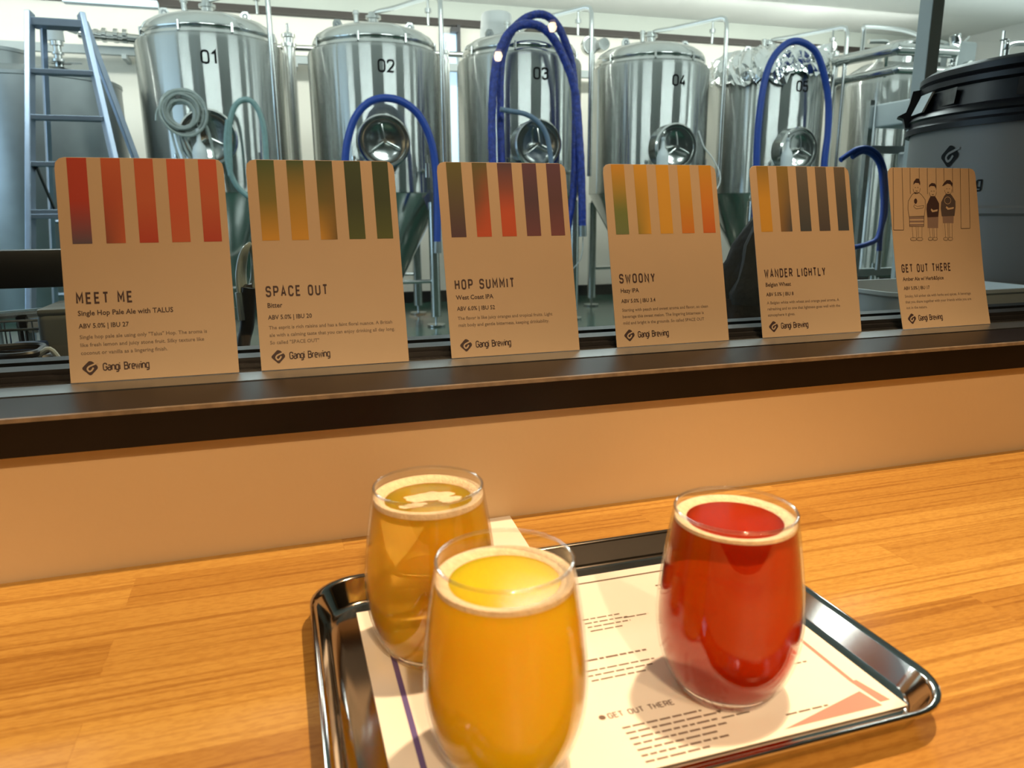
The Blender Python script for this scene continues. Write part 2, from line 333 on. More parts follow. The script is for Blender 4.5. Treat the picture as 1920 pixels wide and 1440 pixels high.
# ------------------------------------------------------------------ lettering: single-stroke capitals
def rnd(pts, closed=False):
    out = []; n = len(pts)
    for i, p in enumerate(pts):
        r = p[2] if len(p) > 2 else 0
        P = Vector(p[:2])
        if r and 0 < i < n-1:
            A = Vector(pts[i-1][:2])-P; B = Vector(pts[i+1][:2])-P
            r = min(r, A.length*0.5 if i > 1 and len(pts[i-1]) > 2 else A.length*0.98, B.length*0.5 if len(pts[i+1]) > 2 else B.length*0.98)
            a = P+A.normalized()*r; b = P+B.normalized()*r
            for q in range(7):
                t = q/6; out.append(a*(1-t)**2+P*2*t*(1-t)+b*t*t)
        else: out.append(P)
    return out
r_ = 1.9
GL = {
 'A': (4, [[(0, 0), (2, 7), (4, 0)], [(.75, 2.0), (3.25, 2.0)]]),
 'B': (4, [[(0, 3.7), (0, 7), (3.6, 7, 1.6), (3.6, 3.7, 1.6), (0, 3.7), (4, 3.7, 1.7), (4, 0, 1.7), (0, 0), (0, 3.7)]]),
 'C': (4, [[(4, 5.2), (4, 7, r_), (0, 7, r_), (0, 0, r_), (4, 0, r_), (4, 1.8)]]),
 'D': (4, [[(0, 3), (0, 7), (4, 7, r_), (4, 0, r_), (0, 0), (0, 3)]]),
 'E': (3.6, [[(3.6, 7), (0, 7), (0, 0), (3.6, 0)], [(0, 3.6), (3.1, 3.6)]]),
 'G': (4, [[(4, 5.2), (4, 7, r_), (0, 7, r_), (0, 0, r_), (4, 0, r_), (4, 3.3), (2.3, 3.3)]]),
 'H': (4, [[(0, 0), (0, 7)], [(4, 0), (4, 7)], [(0, 3.6), (4, 3.6)]]),
 'I': (0.3, [[(.15, 0), (.15, 7)]]),
 'L': (3.5, [[(0, 7), (0, 0), (3.5, 0)]]),
 'M': (4.6, [[(0, 0), (0, 7), (2.3, 2.4), (4.6, 7), (4.6, 0)]]),
 'N': (4.2, [[(0, 0), (0, 7), (4.2, 0), (4.2, 7)]]),
 'O': (4, [[(0, 3.5), (0, 7, r_), (4, 7, r_), (4, 0, r_), (0, 0, r_), (0, 3.5)]]),
 'P': (4, [[(0, 0), (0, 7), (4, 7, 1.7), (4, 3.1, 1.7), (0, 3.1)]]),
 'R': (4, [[(0, 0), (0, 7), (4, 7, 1.7), (4, 3.3, 1.7), (0, 3.3)], [(2.2, 3.3), (4.1, 0)]]),
 'S': (4, [[(4, 5.4), (4, 7, r_), (0, 7, r_), (0, 3.6, 1.6), (4, 3.5, 1.6), (4, 0, r_), (0, 0, r_), (0, 1.6)]]),
 'T': (4, [[(0, 7), (4, 7)], [(2, 7), (2, 0)]]),
 'U': (4, [[(0, 7), (0, 0, r_), (4, 0, r_), (4, 7)]]),
 'W': (5.4, [[(0, 7), (1.35, 0), (2.7, 5.6), (4.05, 0), (5.4, 7)]]),
 'Y': (4, [[(0, 7), (2, 3.2), (4, 7)], [(2, 3.2), (2, 0)]]),
 '0': (4, [[(0, 3.5), (0, 7, r_), (4, 7, r_), (4, 0, r_), (0, 0, r_), (0, 3.5)]]),
 '1': (2.4, [[(0, 5.4), (2.0, 7), (2.0, 0)]]),
 '2': (4, [[(0, 5.2), (0, 7, r_), (4, 7, r_), (4, 4.2, 1.5), (0, 0), (4, 0)]]),
 '3': (4, [[(0, 5.6), (0, 7, r_), (4, 7, r_), (4, 3.7, 1.4), (1.6, 3.7)], [(1.6, 3.7), (4, 3.7, 1.5), (4, 0, r_), (0, 0, r_), (0, 1.5)]]),
 '4': (4, [[(2.6, 7), (0, 1.7), (4.2, 1.7)], [(3.1, 3.8), (3.1, 0)]]),
 '5': (4, [[(3.8, 7), (0.3, 7), (0.1, 3.9), (4, 4.3, 1.8), (4, 0, r_), (0, 0, r_), (0, 1.4)]]),
 'a': (3.2, [[(.3, 5), (3.2, 5, 1.4), (3.2, 0)], [(3.2, 2.8), (0, 2.8, 1.2), (0, 0, 1.2), (3.2, 0)]]),
 'n': (3.2, [[(0, 0), (0, 5)], [(0, 3.2), (0, 5, 1.7), (3.2, 5, 1.6), (3.2, 0)]]),
 'g': (3.2, [[(3.2, 0), (0, 0, 1.3), (0, 5, 1.3), (3.2, 5), (3.2, -2, 1.4), (.2, -2)]]),
 'i': (0.3, [[(.15, 0), (.15, 5)], [(.15, 6.1), (.15, 7)]]),
 'r': (2.0, [[(0, 0), (0, 5)], [(0, 3.2), (0, 5, 1.8), (2.0, 5)]]),
 'e': (3.2, [[(0, 2.5), (3.2, 2.5), (3.2, 5, 1.5), (0, 5, 1.5), (0, 0, 1.5), (3.0, 0)]]),
 'w': (4.8, [[(0, 5), (1.2, 0), (2.4, 4.4), (3.6, 0), (4.8, 5)]]),
}
def ribbon(pl, w):
    pl = [Vector(p[:2]) for p in pl]; q = [pl[0]]
    for p in pl[1:]:
        if (p-q[-1]).length > 1e-4: q.append(p)
    pl = q; n = len(pl); vs = []
    for i, p in enumerate(pl):
        a = (p-pl[i-1]).normalized() if i else None; b = (pl[i+1]-p).normalized() if i < n-1 else None
        if a is None: a = b
        if b is None: b = a
        na = Vector((-a.y, a.x)); nb = Vector((-b.y, b.x)); m = (na+nb)
        m = na if m.length < 1e-3 else m.normalized()
        k = w/2/max(0.45, m.dot(na)); vs += [p+m*k, p-m*k]
    return vs, [(2*i, 2*i+1, 2*i+3, 2*i+2) for i in range(n-1)]
def strokes(text, cap, spacing=1.6, weight=0.95):
    """2D triangles of a text line, cap height in metres, origin at its left baseline"""
    V = []; F = []; x = 0; k = cap/7
    for ch in text:
        if ch == ' ': x += 3.2+spacing*0.6; continue
        wd, pls = GL[ch]
        for pl in pls:
            vs, fs = ribbon(rnd(pl), weight); b = len(V)
            V += [((p.x+x)*k, p.y*k) for p in vs]; F += [tuple(i+b for i in f) for f in fs]
        x += wd+spacing
    return V, F, (x-spacing)*k
def font_lines(text, size, xs=0.86, gap=1.0, bold=0.0):
    c = bpy.data.curves.new('tmp', 'FONT'); c.body = text; c.size = size; c.space_line = gap; c.resolution_u = 2; c.offset = bold
    o = bpy.data.objects.new('tmp', c); COL.objects.link(o); bpy.context.view_layer.update()
    me = o.evaluated_get(bpy.context.evaluated_depsgraph_get()).to_mesh()
    V = [(v.co.x*xs, v.co.y) for v in me.vertices]; F = [tuple(p.vertices) for p in me.polygons]
    bpy.data.objects.remove(o); bpy.data.curves.remove(c); return V, F
def blob(cx, cy, rx, ry, n=20, a0=0, a1=2*PI):
    return [(cx+rx*math.cos(a0+(a1-a0)*i/n), cy+ry*math.sin(a0+(a1-a0)*i/n)) for i in range(n)]

# ------------------------------------------------------------------ the setting
SX0, SX1 = -5.0, 9.15
struct(MB().box(-5.2, 9.4, -6.2, 8.4, -0.12, 0).build('floor', M['green_floor'], smooth=0), 'dark green epoxy floor', 'floor')
struct(MB().box(-5.2, 9.4, 0.0, 8.4, 3.3, 3.42).build('ceiling', M['plaster'], smooth=0), 'white brewery ceiling', 'ceiling')
b = MB().box(-5.2, 9.4, 8.15, 8.35, 0, 3.06)
struct(b.build('wall_back', M['cream'], smooth=0), 'cream panelled back wall', 'wall')
struct(MB().box(-5, 9.15, 8.08, 8.15, 3.12, 3.3).build('trim_1', M['upper'], smooth=0), 'lintel band along the back wall, its shading painted in as grey green', 'trim')
struct(MB().box(-5, 9.15, 8.06, 8.15, 3.06, 3.12).build('trim_2', M['darkbrown'], smooth=0), 'dark brown rail along the top of the back wall', 'trim')
struct(MB().box(-5, 9.15, 8.09, 8.15, 0, 0.13).build('baseboard_back', M['frame'], smooth=0), 'black baseboard of the back wall', 'baseboard')
struct(MB().box(9.15, 9.35, 0.2, 8.15, 0, 3.3).build('wall_right', M['plaster'], smooth=0), 'white right wall', 'wall')
lw = MB().box(-5.2, -5.0, 0.2, 8.15, 0, 0.5).box(-5.2, -5, 0.2, 8.15, 3.05, 3.3).box(-5.2, -5, 0.2, 2.2, 0.5, 3.05).box(-5.2, -5, 6.0, 8.15, 0.5, 3.05)
struct(lw.build('wall_left', M['plaster'], smooth=0), 'white left wall with a tall window', 'wall')
wl = struct(MB().box(-5.14, -5.08, 2.2, 6.0, 0.5, 3.05).build('window_2', M['daywin'], smooth=0), 'bright daylight window in the left wall', 'window')
# wall between the taproom and the brewery, with the long window opening
fw = MB().box(-5.2, 9.4, 0.0, 0.2, 0, 0.861).box(-5.2, -2.2, 0.0, 0.2, 0.861, 3.42).box(3.4, 9.4, 0.0, 0.2, 0.861, 3.42).box(-2.2, 3.4, 0.0, 0.2, 2.5, 3.42)
struct(fw.build('wall_front', M['warmwall'], smooth=0), 'pale wall below the dark windowsill behind the bar counter', 'wall')
iw = MB().box(-5, 9.15, .2, .23, 0, .861).box(-5, -2.2, .2, .23, .861, 3.3).box(3.4, 9.15, .2, .23, .861, 3.3).box(-2.2, 3.4, .2, .23, 2.5, 3.3)  # added unseen layer that keeps gaps between the tanks' reflected stripes dark
struct(iw.build('reflection_lining', M['darklining'], smooth=0), 'unseen dark lining added on the brewery side of the window wall to darken reflections', 'wall')
# taproom shell
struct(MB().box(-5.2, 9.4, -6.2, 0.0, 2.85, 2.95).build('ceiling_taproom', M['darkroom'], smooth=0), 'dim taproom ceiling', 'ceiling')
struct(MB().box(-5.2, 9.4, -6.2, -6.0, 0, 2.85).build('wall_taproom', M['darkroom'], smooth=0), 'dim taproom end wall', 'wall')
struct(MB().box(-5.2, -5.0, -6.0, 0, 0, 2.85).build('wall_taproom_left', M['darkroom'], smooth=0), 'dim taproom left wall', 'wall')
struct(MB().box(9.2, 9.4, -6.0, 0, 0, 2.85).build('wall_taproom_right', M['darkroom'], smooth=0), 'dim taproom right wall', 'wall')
# daylight slot between the second and third tanks
ws = empty('window_3', (2.04, 8.12, 0)); struct(ws, 'tall narrow daylight window on the back wall between the tanks', 'window')
MB().box(-0.075, 0.075, 0.0, 0.02, 0.4, 2.98).build('pane', M['daywin'], ws, smooth=0)
MB().box(-0.095, -0.075, -0.03, 0.03, 0.38, 3.0).box(0.075, 0.10, -0.03, 0.03, 0.38, 3.0).build('frame', M['light_grey'], ws, smooth=0)
MB().box(0.07, 0.105, -0.09, -0.03, 2.75, 3.06).box(-0.0, 0.10, -0.10, -0.03, 2.98, 3.03).build('bracket', M['black'], ws, smooth=0)

# the window in front
win = empty('window_1', (0.6, 0.1, 0.861)); struct(win, 'long interior window with dark brown sill above the bar counter', 'window')
def wpart(b, name, m, **k):
    o = b.build(name, m, None, **k); o.parent = win; o.location = -Vector(win.location); return o
ZS = 0.8919
sillb = MB().box(-2.3, 3.5, -0.019, 0.0600, 0.861, ZS)
wpart(sillb, 'sill_board', M['sill'], smooth=0)
wpart(MB().box(-2.3, 3.5, -0.0197, -0.0150, ZS-0.0030, ZS+0.0004), 'sill_edge', M['edge'], smooth=0, label='pale front edge of the sill with its lit line painted in')
wpart(MB().box(-2.3, 3.5, 0.067, 0.112, 0.861, ZS), 'aluminium_strip', M['alu_strip'], smooth=0, label='grey aluminium strip')
fr = MB().box(-2.3, 3.5, 0.1165, 0.15, 0.861, 0.8985).box(-2.3, 3.5, 0.112, 0.15, 0.861, 0.8935).box(-2.3, 3.5, 0.1225, 0.15, 0.8985, 0.9035).box(-2.3, 3.5, 0.1655, 0.19, 0.861, 0.9045)
fr.box(-2.3, 3.5, 0.06, 0.067, 0.861, 0.881)
wpart(fr, 'bottom_rail', M['frame'], smooth=0)
wpart(MB().box(-2.3, -2.24, 0.115, 0.19, 0.9035, 2.5).box(3.34, 3.4, 0.115, 0.19, 0.9035, 2.5).box(-2.24, 3.34, 0.115, 0.19, 2.44, 2.5), 'frame', M['frame'], smooth=0)
wpart(MB().box(-2.24, 3.34, 0.1585, 0.1645, 0.898, 2.44), 'glass_pane', M['pane'], smooth=0)

# ------------------------------------------------------------------ bar counter
ct = tag(MB().box(-1.6, 2.6, -0.95, -0.0005, 0.712, 0.75).build('bar_counter', M['wood'], loc=(0.5, -0.45, 0.712), smooth=0, bevel=0.002),
         'golden laminated wood bar counter running along the wall under the window', 'counter')
for sx in (-1.88, 1.88): MB().box(sx-.02, sx+.02, -0.36, 0.36, -0.712, 0).build('side_support', M['wood'], ct, smooth=0)

# ------------------------------------------------------------------ menu cards
CW, CH, LEAN = 0.148, 0.2117, 0.2422
YB = 0.1054
def homography(q):
    A = []; B = []
    for (x, y), (u, v) in zip(q, [(0, 1), (1, 1), (1, 0), (0, 0)]):
        A.append([x, y, 1, 0, 0, 0, -u*x, -u*y]); B.append(u)
        A.append([0, 0, 0, x, y, 1, -v*x, -v*y]); B.append(v)
    h = np.linalg.solve(np.array(A, float), np.array(B, float))
    def g(x, y):
        d = h[6]*x+h[7]*y+1; return (float((h[0]*x+h[1]*y+h[2])/d)*CW, float((h[3]*x+h[4]*y+h[5])/d)*CH)
    return g
def ease(c0, c1, t): return tuple(c0[i]+(c1[i]-c0[i])*t for i in range(3))
def card(x, label, title, sub, abv, para, stripes, bend=0.0, title_w=None, rz=0.0, logo_u=0.115, art=None):
    root = empty('menu_card', (x, YB-bend*0.22, ZS+0.0006), rz)
    tag(root, label, 'menu card', 'menu cards leaning on the window')
    sn, cs = math.sin(LEAN), math.cos(LEAN)
    def P(u, v, d=0.0):
        vv = v/CH
        e = -bend*max(0, 0.45-vv)**2 if bend else 0
        e0 = -bend*0.45**2 if bend else 0
        return Vector((u, v*sn+(e-e0)*0-cs*d+(bend*(0.45**2-max(0, 0.45-vv)**2)), v*cs-sn*d))
    R = 0.0085; nx, ny = 10, 26; b = MB()
    vs = []; rows = []
    for j in range(ny+1):
        v = CH*j/ny if j < ny-6 else CH*(ny-7)/ny + (CH-CH*(ny-7)/ny)*(1-(1-(j-(ny-7))/7)**2)
        ins = 0.0
        if v > CH-R: ins = R-math.sqrt(max(0, R*R-(v-(CH-R))**2))
        rows.append((v, ins))
    for d in (0.0, -0.0006):
        for v, ins in rows:
            for i in range(nx+1): vs.append(P(ins+(CW-2*ins)*i/nx, v, d))
    n1 = nx+1; tot = n1*(ny+1); fs = []
    for j in range(ny):
        for i in range(nx):
            a = j*n1+i; fs.append((a, a+1, a+n1+1, a+n1)); fs.append((tot+a, tot+a+n1, tot+a+n1+1, tot+a+1))
    rim = [i for i in range(n1)]+[j*n1+nx for j in range(1, ny+1)]+[ny*n1+i for i in range(nx-1, -1, -1)]+[j*n1 for j in range(ny-1, 0, -1)]
    for k in range(len(rim)):
        a, c = rim[k], rim[(k+1) % len(rim)]; fs.append((a, tot+a, tot+c, c))
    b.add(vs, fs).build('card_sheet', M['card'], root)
    def flat(V, F, ou, ov, name, m, d=0.00012):
        mb = MB().add([P(ou+p[0], ov+p[1], d) for p in V], F); mb.build(name, m, root, smooth=0)
    if stripes:
        mb = MB(); mb.c = []
        for i, (stops, edge) in enumerate(stripes):
            u0 = CW*(0.070+0.1935*i); u1 = u0+CW*0.112; vt = CH*0.9985; vb = CH*0.615; k = 14; b0 = len(mb.v)
            for j in range(k+1):
                t = j/k; s = t*(len(stops)-1); q = min(int(s), len(stops)-2); c = ease(stops[q], stops[q+1], s-q)
                cr = ease(c, edge, min(1, t*1.0)) if edge else c
                for u, cc in ((u0, c), ((u0+u1)/2, ease(c, cr, .5)), (u1, cr)):
                    mb.v.append(P(u, vt+(vb-vt)*t, 0.00012)); mb.c.append((*cc, 1))
            mb.f += [(b0+j*3+q, b0+j*3+q+1, b0+j*3+q+4, b0+j*3+q+3) for j in range(k) for q in (0, 1)]
        mb.mi = [0]*len(mb.f)
        mb.build('printed_stripes', M['print'], root, smooth=0)
    if art: art(root, P)
    V, F, wd = strokes(title, 0.0092, 3.6, 1.5)
    k = (title_w*CW/wd) if title_w else 1
    flat([(p[0]*k, p[1]) for p in V], F, 0.070*CW, 0.351*CH, 'title_lettering', M['ink'])
    V, F = font_lines(sub, 0.0068, 0.92, 1.0, 0.00012); flat(V, F, 0.068*CW, 0.296*CH, 'style_lettering', M['ink'])
    V, F = font_lines(abv, 0.0062, 0.9, 1.0, 0.0001); flat(V, F, 0.068*CW, 0.240*CH, 'strength_lettering', M['ink'])
    V, F = font_lines(para, 0.0050, 0.98, 1.5, 0.00006); flat(V, F, 0.068*CW, 0.193*CH, 'description_lettering', M['faint_ink'])
    logo(lambda V, F, n, m, d: flat(V, F, (logo_u)*CW, 0.062*CH, n, m, d), 0.0066)
    V, F, wd = strokes('Gangi Brewing', 0.0064, 1.25, 1.3)
    k = 0.265*CW/wd; flat([(p[0]*k, p[1]) for p in V], F, (logo_u+0.075)*CW, 0.049*CH, 'brand_lettering', M['ink'])
    return root
def logo_shapes(s):
    body = [Vector(p) for p in rnd([(0, 1.0), (.28, .98, .3), (0.98, .22, .25), (.98, -.10, .25), (.1, -1.02, .25), (-.12, -1.02, .2), (-1.0, -.12, .25), (-1.0, .12, .2), (-.12, 1.0, .2), (0, 1.0)])]
    n = len(body); V = [(p.x*s, p.y*s) for p in body]; F = [tuple(range(n))]
    g = [(1.05, .72), (-.18, .22, .3), (-.42, -.12, .3), (-.12, -.52, .3), (.18, -.36, .2), (.42, .04)]
    vs, fs = ribbon(rnd(g), .22)
    return V, F, [(p.x*s, p.y*s) for p in vs], fs
def logo(put, s):
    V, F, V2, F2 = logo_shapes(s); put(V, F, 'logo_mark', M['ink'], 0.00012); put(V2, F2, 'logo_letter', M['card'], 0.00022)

def C3(r, g, b): return lin(r, g, b)[:3]
red, orr, blu, dkr = C3(200, 70, 46), C3(216, 112, 74), C3(96, 92, 128), C3(190, 66, 50)
grn, dgr, yel, ydk = C3(52, 100, 56), C3(40, 78, 30), C3(232, 186, 62), C3(196, 160, 50)
pur, dpu, org = C3(98, 58, 100), C3(84, 58, 92), C3(222, 96, 48)
amb, amy, lgr, teal = C3(228, 180, 50), C3(240, 196, 70), C3(120, 150, 84), C3(118, 150, 108)
sla, sld, yl2 = C3(120, 124, 130), C3(70, 86, 108), C3(232, 188, 70)
card(-0.1902, 'leftmost and largest menu card, with red and orange stripes', 'MEET ME', 'Single Hop Pale Ale with TALUS', 'ABV 5.0% | IBU 27',
     'Single hop pale ale using only "Talus" Hop. The aroma is\nlike fresh lemon and juicy stone fruit. Silky texture like\ncoconut or vanilla as a lingering finish.',
     [([red, C3(196, 66, 50), blu], None), ([orr, C3(196, 90, 62), C3(150, 84, 70)], orr), ([orr, orr, red], None), ([C3(226, 108, 74), C3(226, 108, 74), orr], None), ([C3(226, 104, 70), orr, red], None)], title_w=0.315)
card(-0.0212, 'menu card with dark green stripes fading to yellow, second from the left', 'SPACE OUT', 'Bitter', 'ABV 5.0% | IBU 20',
     'The esprit is rich raisins and has a faint floral nuance. A British\nale with a calming taste that you can enjoy drinking all day long.\nSo called "SPACE OUT"',
     [([C3(70, 110, 62), C3(140, 140, 58), yel], None), ([C3(60, 104, 60), C3(190, 164, 54), yel], None), ([dgr, C3(120, 120, 44), yel], C3(120, 104, 40)), ([dgr, C3(40, 70, 28), C3(78, 104, 36)], None), ([dgr, C3(44, 76, 30), C3(84, 108, 38)], None)], title_w=0.40)
card(0.1728, 'menu card with purple stripes glowing orange at the centre, third from the left', 'HOP SUMMIT', 'West Coast IPA', 'ABV 6.0% | IBU 52',
     'The flavor is like juicy oranges and tropical fruits. Light\nmalt body and gentle bitterness, keeping drinkability.',
     [([C3(104, 112, 44), C3(96, 92, 76), dpu], None), ([C3(100, 106, 50), C3(130, 92, 62), org], org), ([dpu, C3(150, 80, 70), org, org], None), ([pur, dpu, C3(120, 70, 96)], None), ([pur, C3(96, 60, 86), C3(130, 76, 96)], None)], title_w=0.445)
card(0.3669, 'menu card with mustard yellow stripes tinted green at left and orange at right', 'SWOONY', 'Hazy IPA', 'ABV 5.0% | IBU 3.4',
     'Starting with peach and sweet aroma and flavor, so clean\nbeverage this sweet melon. The lingering bitterness is\nmild and bright is the grounds. So called SPACE OUT',
     [([amb, C3(190, 170, 66), lgr, teal], None), ([amy, C3(200, 172, 60), C3(160, 158, 66)], amy), ([amy, amy, amy], None), ([amy, amb, C3(232, 150, 56)], None), ([amb, C3(234, 160, 58), C3(228, 124, 52)], None)], title_w=0.30)
card(0.5622, 'menu card with one yellow stripe followed by slate grey stripes', 'WANDER LIGHTLY', 'Belgian Wheat', 'ABV 5.0% | IBU 8',
     'A Belgian white with wheat and orange peel aroma. A\nrefreshing and so one that lightness goes well with the\natmosphere it gives.',
     [([C3(170, 150, 78), yl2, yl2], None), ([C3(160, 146, 80), C3(170, 146, 84), C3(150, 124, 84)], sld), ([sla, C3(96, 102, 112), sld], None), ([C3(124, 122, 122), C3(104, 106, 110), C3(84, 86, 100)], None), ([C3(122, 120, 118), C3(92, 98, 106), sld], None)], title_w=0.60)
HG = homography([(330, 135), (990, 140), (1093, 1307), (425, 1350)])
def three_men(root, P):
    art = MB(); ln = MB(); gr = MB(); sh = MB()
    def H(x, y): return HG(x, y)
    def poly(mb, pts, d=0.00016): n = len(pts); mb.add([P(*H(x, y), d) for x, y in pts], [tuple(range(n))])
    def line(pts, wd=0.0007, mb=ln, d=0.00012):
        q = [Vector(H(*p[:2])) for p in pts]; vs, fs = ribbon(q, wd); mb.add([P(p.x, p.y, d) for p in vs], fs)
    skin = MB(); dk = MB()
    for x0, x1, yb in ((374, 376, 600), (440, 452, 600), (878, 887, 588), (942, 955, 586)): line([(x0, 137), (x1, yb)])
    line([(376, 600), (453, 600)]); line([(887, 588), (955, 586)])
    for x0, x1, yb in ((500, 503, 330), (569, 572, 300), (630, 632, 330), (696, 698, 330), (755, 757, 240), (820, 822, 320)): line([(x0, 137), (x1, yb)])
    # blank figure areas over the boards, then the printed shapes
    def man(cx, top, shirt, tw, hem, shorts, sw, sbot, foot, shirt_mb, shorts_mb, hair):
        hw = 27; cy = top+55
        poly(skin, blob(cx, cy, hw, 42), 0.00013)
        neck = top+92
        body = [(cx-16, neck-4), (cx-tw*0.55, neck+14), (cx-tw*0.95, neck+60), (cx-tw, hem-60), (cx-tw*0.86, hem), (cx+tw*0.86, hem-4), (cx+tw, hem-70), (cx+tw*0.98, neck+50), (cx+tw*0.55, neck+12), (cx+16, neck-4)]
        poly(skin, body, 0.00013)
        if shirt_mb: poly(shirt_mb, body, 0.00016)
        else: line(body+[body[0]], d=0.00017)
        poly(skin, [(cx-sw, hem), (cx+sw, hem-2), (cx+sw*0.9, foot), (cx-sw*0.8, foot)], 0.00013)
        pants = [(cx-sw, hem), (cx+sw, hem-2), (cx+sw*0.96, sbot), (cx-sw*0.94, sbot)]
        if shorts_mb: poly(shorts_mb, pants, 0.00017)
        else:
            for k in range(3): poly(sh, [(cx-sw, hem+4+k*26), (cx+sw, hem+2+k*26), (cx+sw, hem+16+k*26), (cx-sw, hem+18+k*26)], 0.00017)
            line(pants+[pants[0]], d=0.00018)
        for lx in (-sw*0.62, -sw*0.08, sw*0.18, sw*0.72): line([(cx+lx, sbot), (cx+lx*0.9+4, foot-8)], 0.0005, d=0.00018)
        for k in (-1, 1): line(blob(cx+k*sw*0.42, foot, sw*0.42, 12, 14)+[(cx+k*sw*0.42+sw*0.42, foot)], 0.0005, d=0.00018)
        poly(art, hair, 0.00018)
        line(blob(cx, cy, hw, 42, 24, PI*0.0, PI*1.0), 0.0005, d=0.00018)
        line([(cx-15, cy-4), (cx-5, cy-4)], 0.0006, d=0.00019); line([(cx+4, cy-4), (cx+14, cy-4)], 0.0006, d=0.00019)
        line([(cx-8, cy+22), (cx+8, cy+22)], 0.0008, d=0.00019)
        arm = [(cx+tw*0.75, neck+110), (cx-4, neck+118), (cx-tw*0.35, neck+100), (cx-tw*0.25, neck+86), (cx+4, neck+100), (cx+tw*0.8, neck+92)]
        poly(skin, arm, 0.0002); line(arm+[arm[0]], 0.0005, d=0.00022)
    man(550, 232, None, 66, 500, None, 56, 574, 668, None, None, [(524, 262), (528, 240), (546, 216), (566, 216), (576, 240), (577, 264), (566, 250), (540, 248)])
    man(672, 258, None, 48, 505, None, 42, 585, 666, art, gr, [(642, 282), (645, 262), (664, 248), (688, 252), (697, 268), (695, 288), (684, 272), (656, 270)])
    man(788, 240, None, 56, 497, None, 42, 548, 666, dk, gr, [(742, 272), (756, 246), (776, 226), (802, 226), (820, 248), (818, 276), (806, 258), (780, 252), (758, 266)])
    poly(art, blob(542, 384, 12, 20), 0.00021); poly(art, [(530, 322), (546, 322), (540, 334)], 0.0002)
    line(blob(784, 378, 24, 26, 20)+[(808, 378)], 0.0006, skin, 0.00021)
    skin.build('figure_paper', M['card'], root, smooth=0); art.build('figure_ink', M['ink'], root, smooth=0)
    gr.build('figure_grey', M['grey_ink'], root, smooth=0); dk.build('figure_shirt', mat('charcoal_ink', (0.055, 0.042, 0.040), .6), root, smooth=0); sh.build('figure_stripes', M['grey_ink'], root, smooth=0); ln.build('figure_outline', M['line'], root, smooth=0)
card(0.7717, 'rightmost menu card, curling at its foot, with a drawing of three men', 'GET OUT THERE', 'Amber Ale w/ Herb&Spice', 'ABV 5.0% | IBU 17',
     'Smoky, full amber ale with herbs and spices. A beverage\nthat you share together with your friends while you are\nout in the nature.', None, bend=0.022, title_w=0.545, art=three_men)

# ------------------------------------------------------------------ tray, paper, glasses
def rrect(x0, x1, y0, y1, r, n=8):
    out = []
    for cx, cy, a in ((x1-r, y1-r, 0), (x0+r, y1-r, PI/2), (x0+r, y0+r, PI), (x1-r, y0+r, 1.5*PI)):
        for i in range(n+1):
            t = a+PI/2*i/n; out.append((cx+r*math.cos(t), cy+r*math.sin(t)))
    return out
TX0, TX1, TY0, TY1 = 0.0065, 0.3615, -0.3835, -0.118
tz = 0.7502
rings = [(0.0165, .030, .0012), (0.0125, .034, .0018), (0.0095, .036, .0040), (0.0040, .036, .0185), (0.0022, .036, .0200), (0.0002, .037, .0205), (-0.0012, .038, .0198), (-0.0014, .038, .0185), (-0.0002, .037, .0178), (0.0030, .036, .0178), (0.0085, .035, .0036), (0.0120, .033, .0008), (0.0160, .030, 0.0)]
b = MB(); vs = []
for ins, r, z in rings:
    vs += [Vector((x, y, tz+z)) for x, y in rrect(TX0+ins, TX1-ins, TY0+ins, TY1-ins, r-max(0, ins)*0.3)]
n = len(vs)//len(rings); fs = []
for j in range(len(rings)-1):
    for i in range(n): fs.append((j*n+i, j*n+(i+1) % n, (j+1)*n+(i+1) % n, (j+1)*n+i))
fs.append(tuple(range(n))); fs.append(tuple((len(rings)-1)*n+i for i in range(n))[::-1])
tray = tag(b.add(vs, fs).build('serving_tray', M['tray'], loc=(0.184, -0.25, tz), smooth=50), 'shallow stainless steel serving tray with rounded corners on the wood counter', 'tray')

pz = tz+0.0022
PX0, PX1, PY0, PY1 = 0.0385, 0.3455, -0.3575, -0.1445
paper = empty('tasting_sheet', (PX0, PY0, pz)); tag(paper, 'white printed tasting sheet lying in the tray under the glasses', 'paper')
PWd, PHt = PX1-PX0, PY1-PY0
MB().box(0, PWd, 0, PHt, 0, 0.0003).build('sheet', M['paper'], paper, smooth=0)
e = 0.00042
def flatrect(mb, x0, x1, y0, y1): mb.add([(x0, y0, e), (x1, y0, e), (x1, y1, e), (x0, y1, e)], [(0, 1, 2, 3)])
mb = MB(); flatrect(mb, 0.016, 0.0195, 0, PHt-0.012); mb.build('purple_border', M['purple_ink'], paper, smooth=0, label='purple stripe at left of sheet')
mb = MB(); flatrect(mb, 0.02, PWd-0.03, PHt-0.0125, PHt-0.0105); mb.build('grey_border', M['grey_ink'], paper, smooth=0)
mb = MB(); flatrect(mb, PWd-0.0165, PWd-0.0135, 0.03, PHt-0.012)
mb.add([(PWd-0.0135, 0.0075, e), (PWd-0.006, 0.0075, e), (PWd-0.0115, 0.030, e), (PWd-0.0165, 0.030, e)], [(0, 1, 2, 3)])
mb.add([(PWd-0.085, 0.0045, e), (PWd-0.0146, 0.0045, e), (PWd-0.0180, 0.020, e)], [(0, 1, 2)])
mb.build('pink_border', M['pink_ink'], paper, smooth=0, label='pink stripe and corner at right of sheet')
def para(x, y, wds, lh, hgt, mb):
    for k, wd in enumerate(wds):
        q = 0
        while q < wd:
            l = random.uniform(.003, .010); l = min(l, wd-q)
            flatrect(mb, x+q, x+q+l, y-k*lh, y-k*lh+hgt); q += l+0.0013
def wpt(px, py): p = at(px, py, z=pz); return p.x-PX0, p.y-PY0
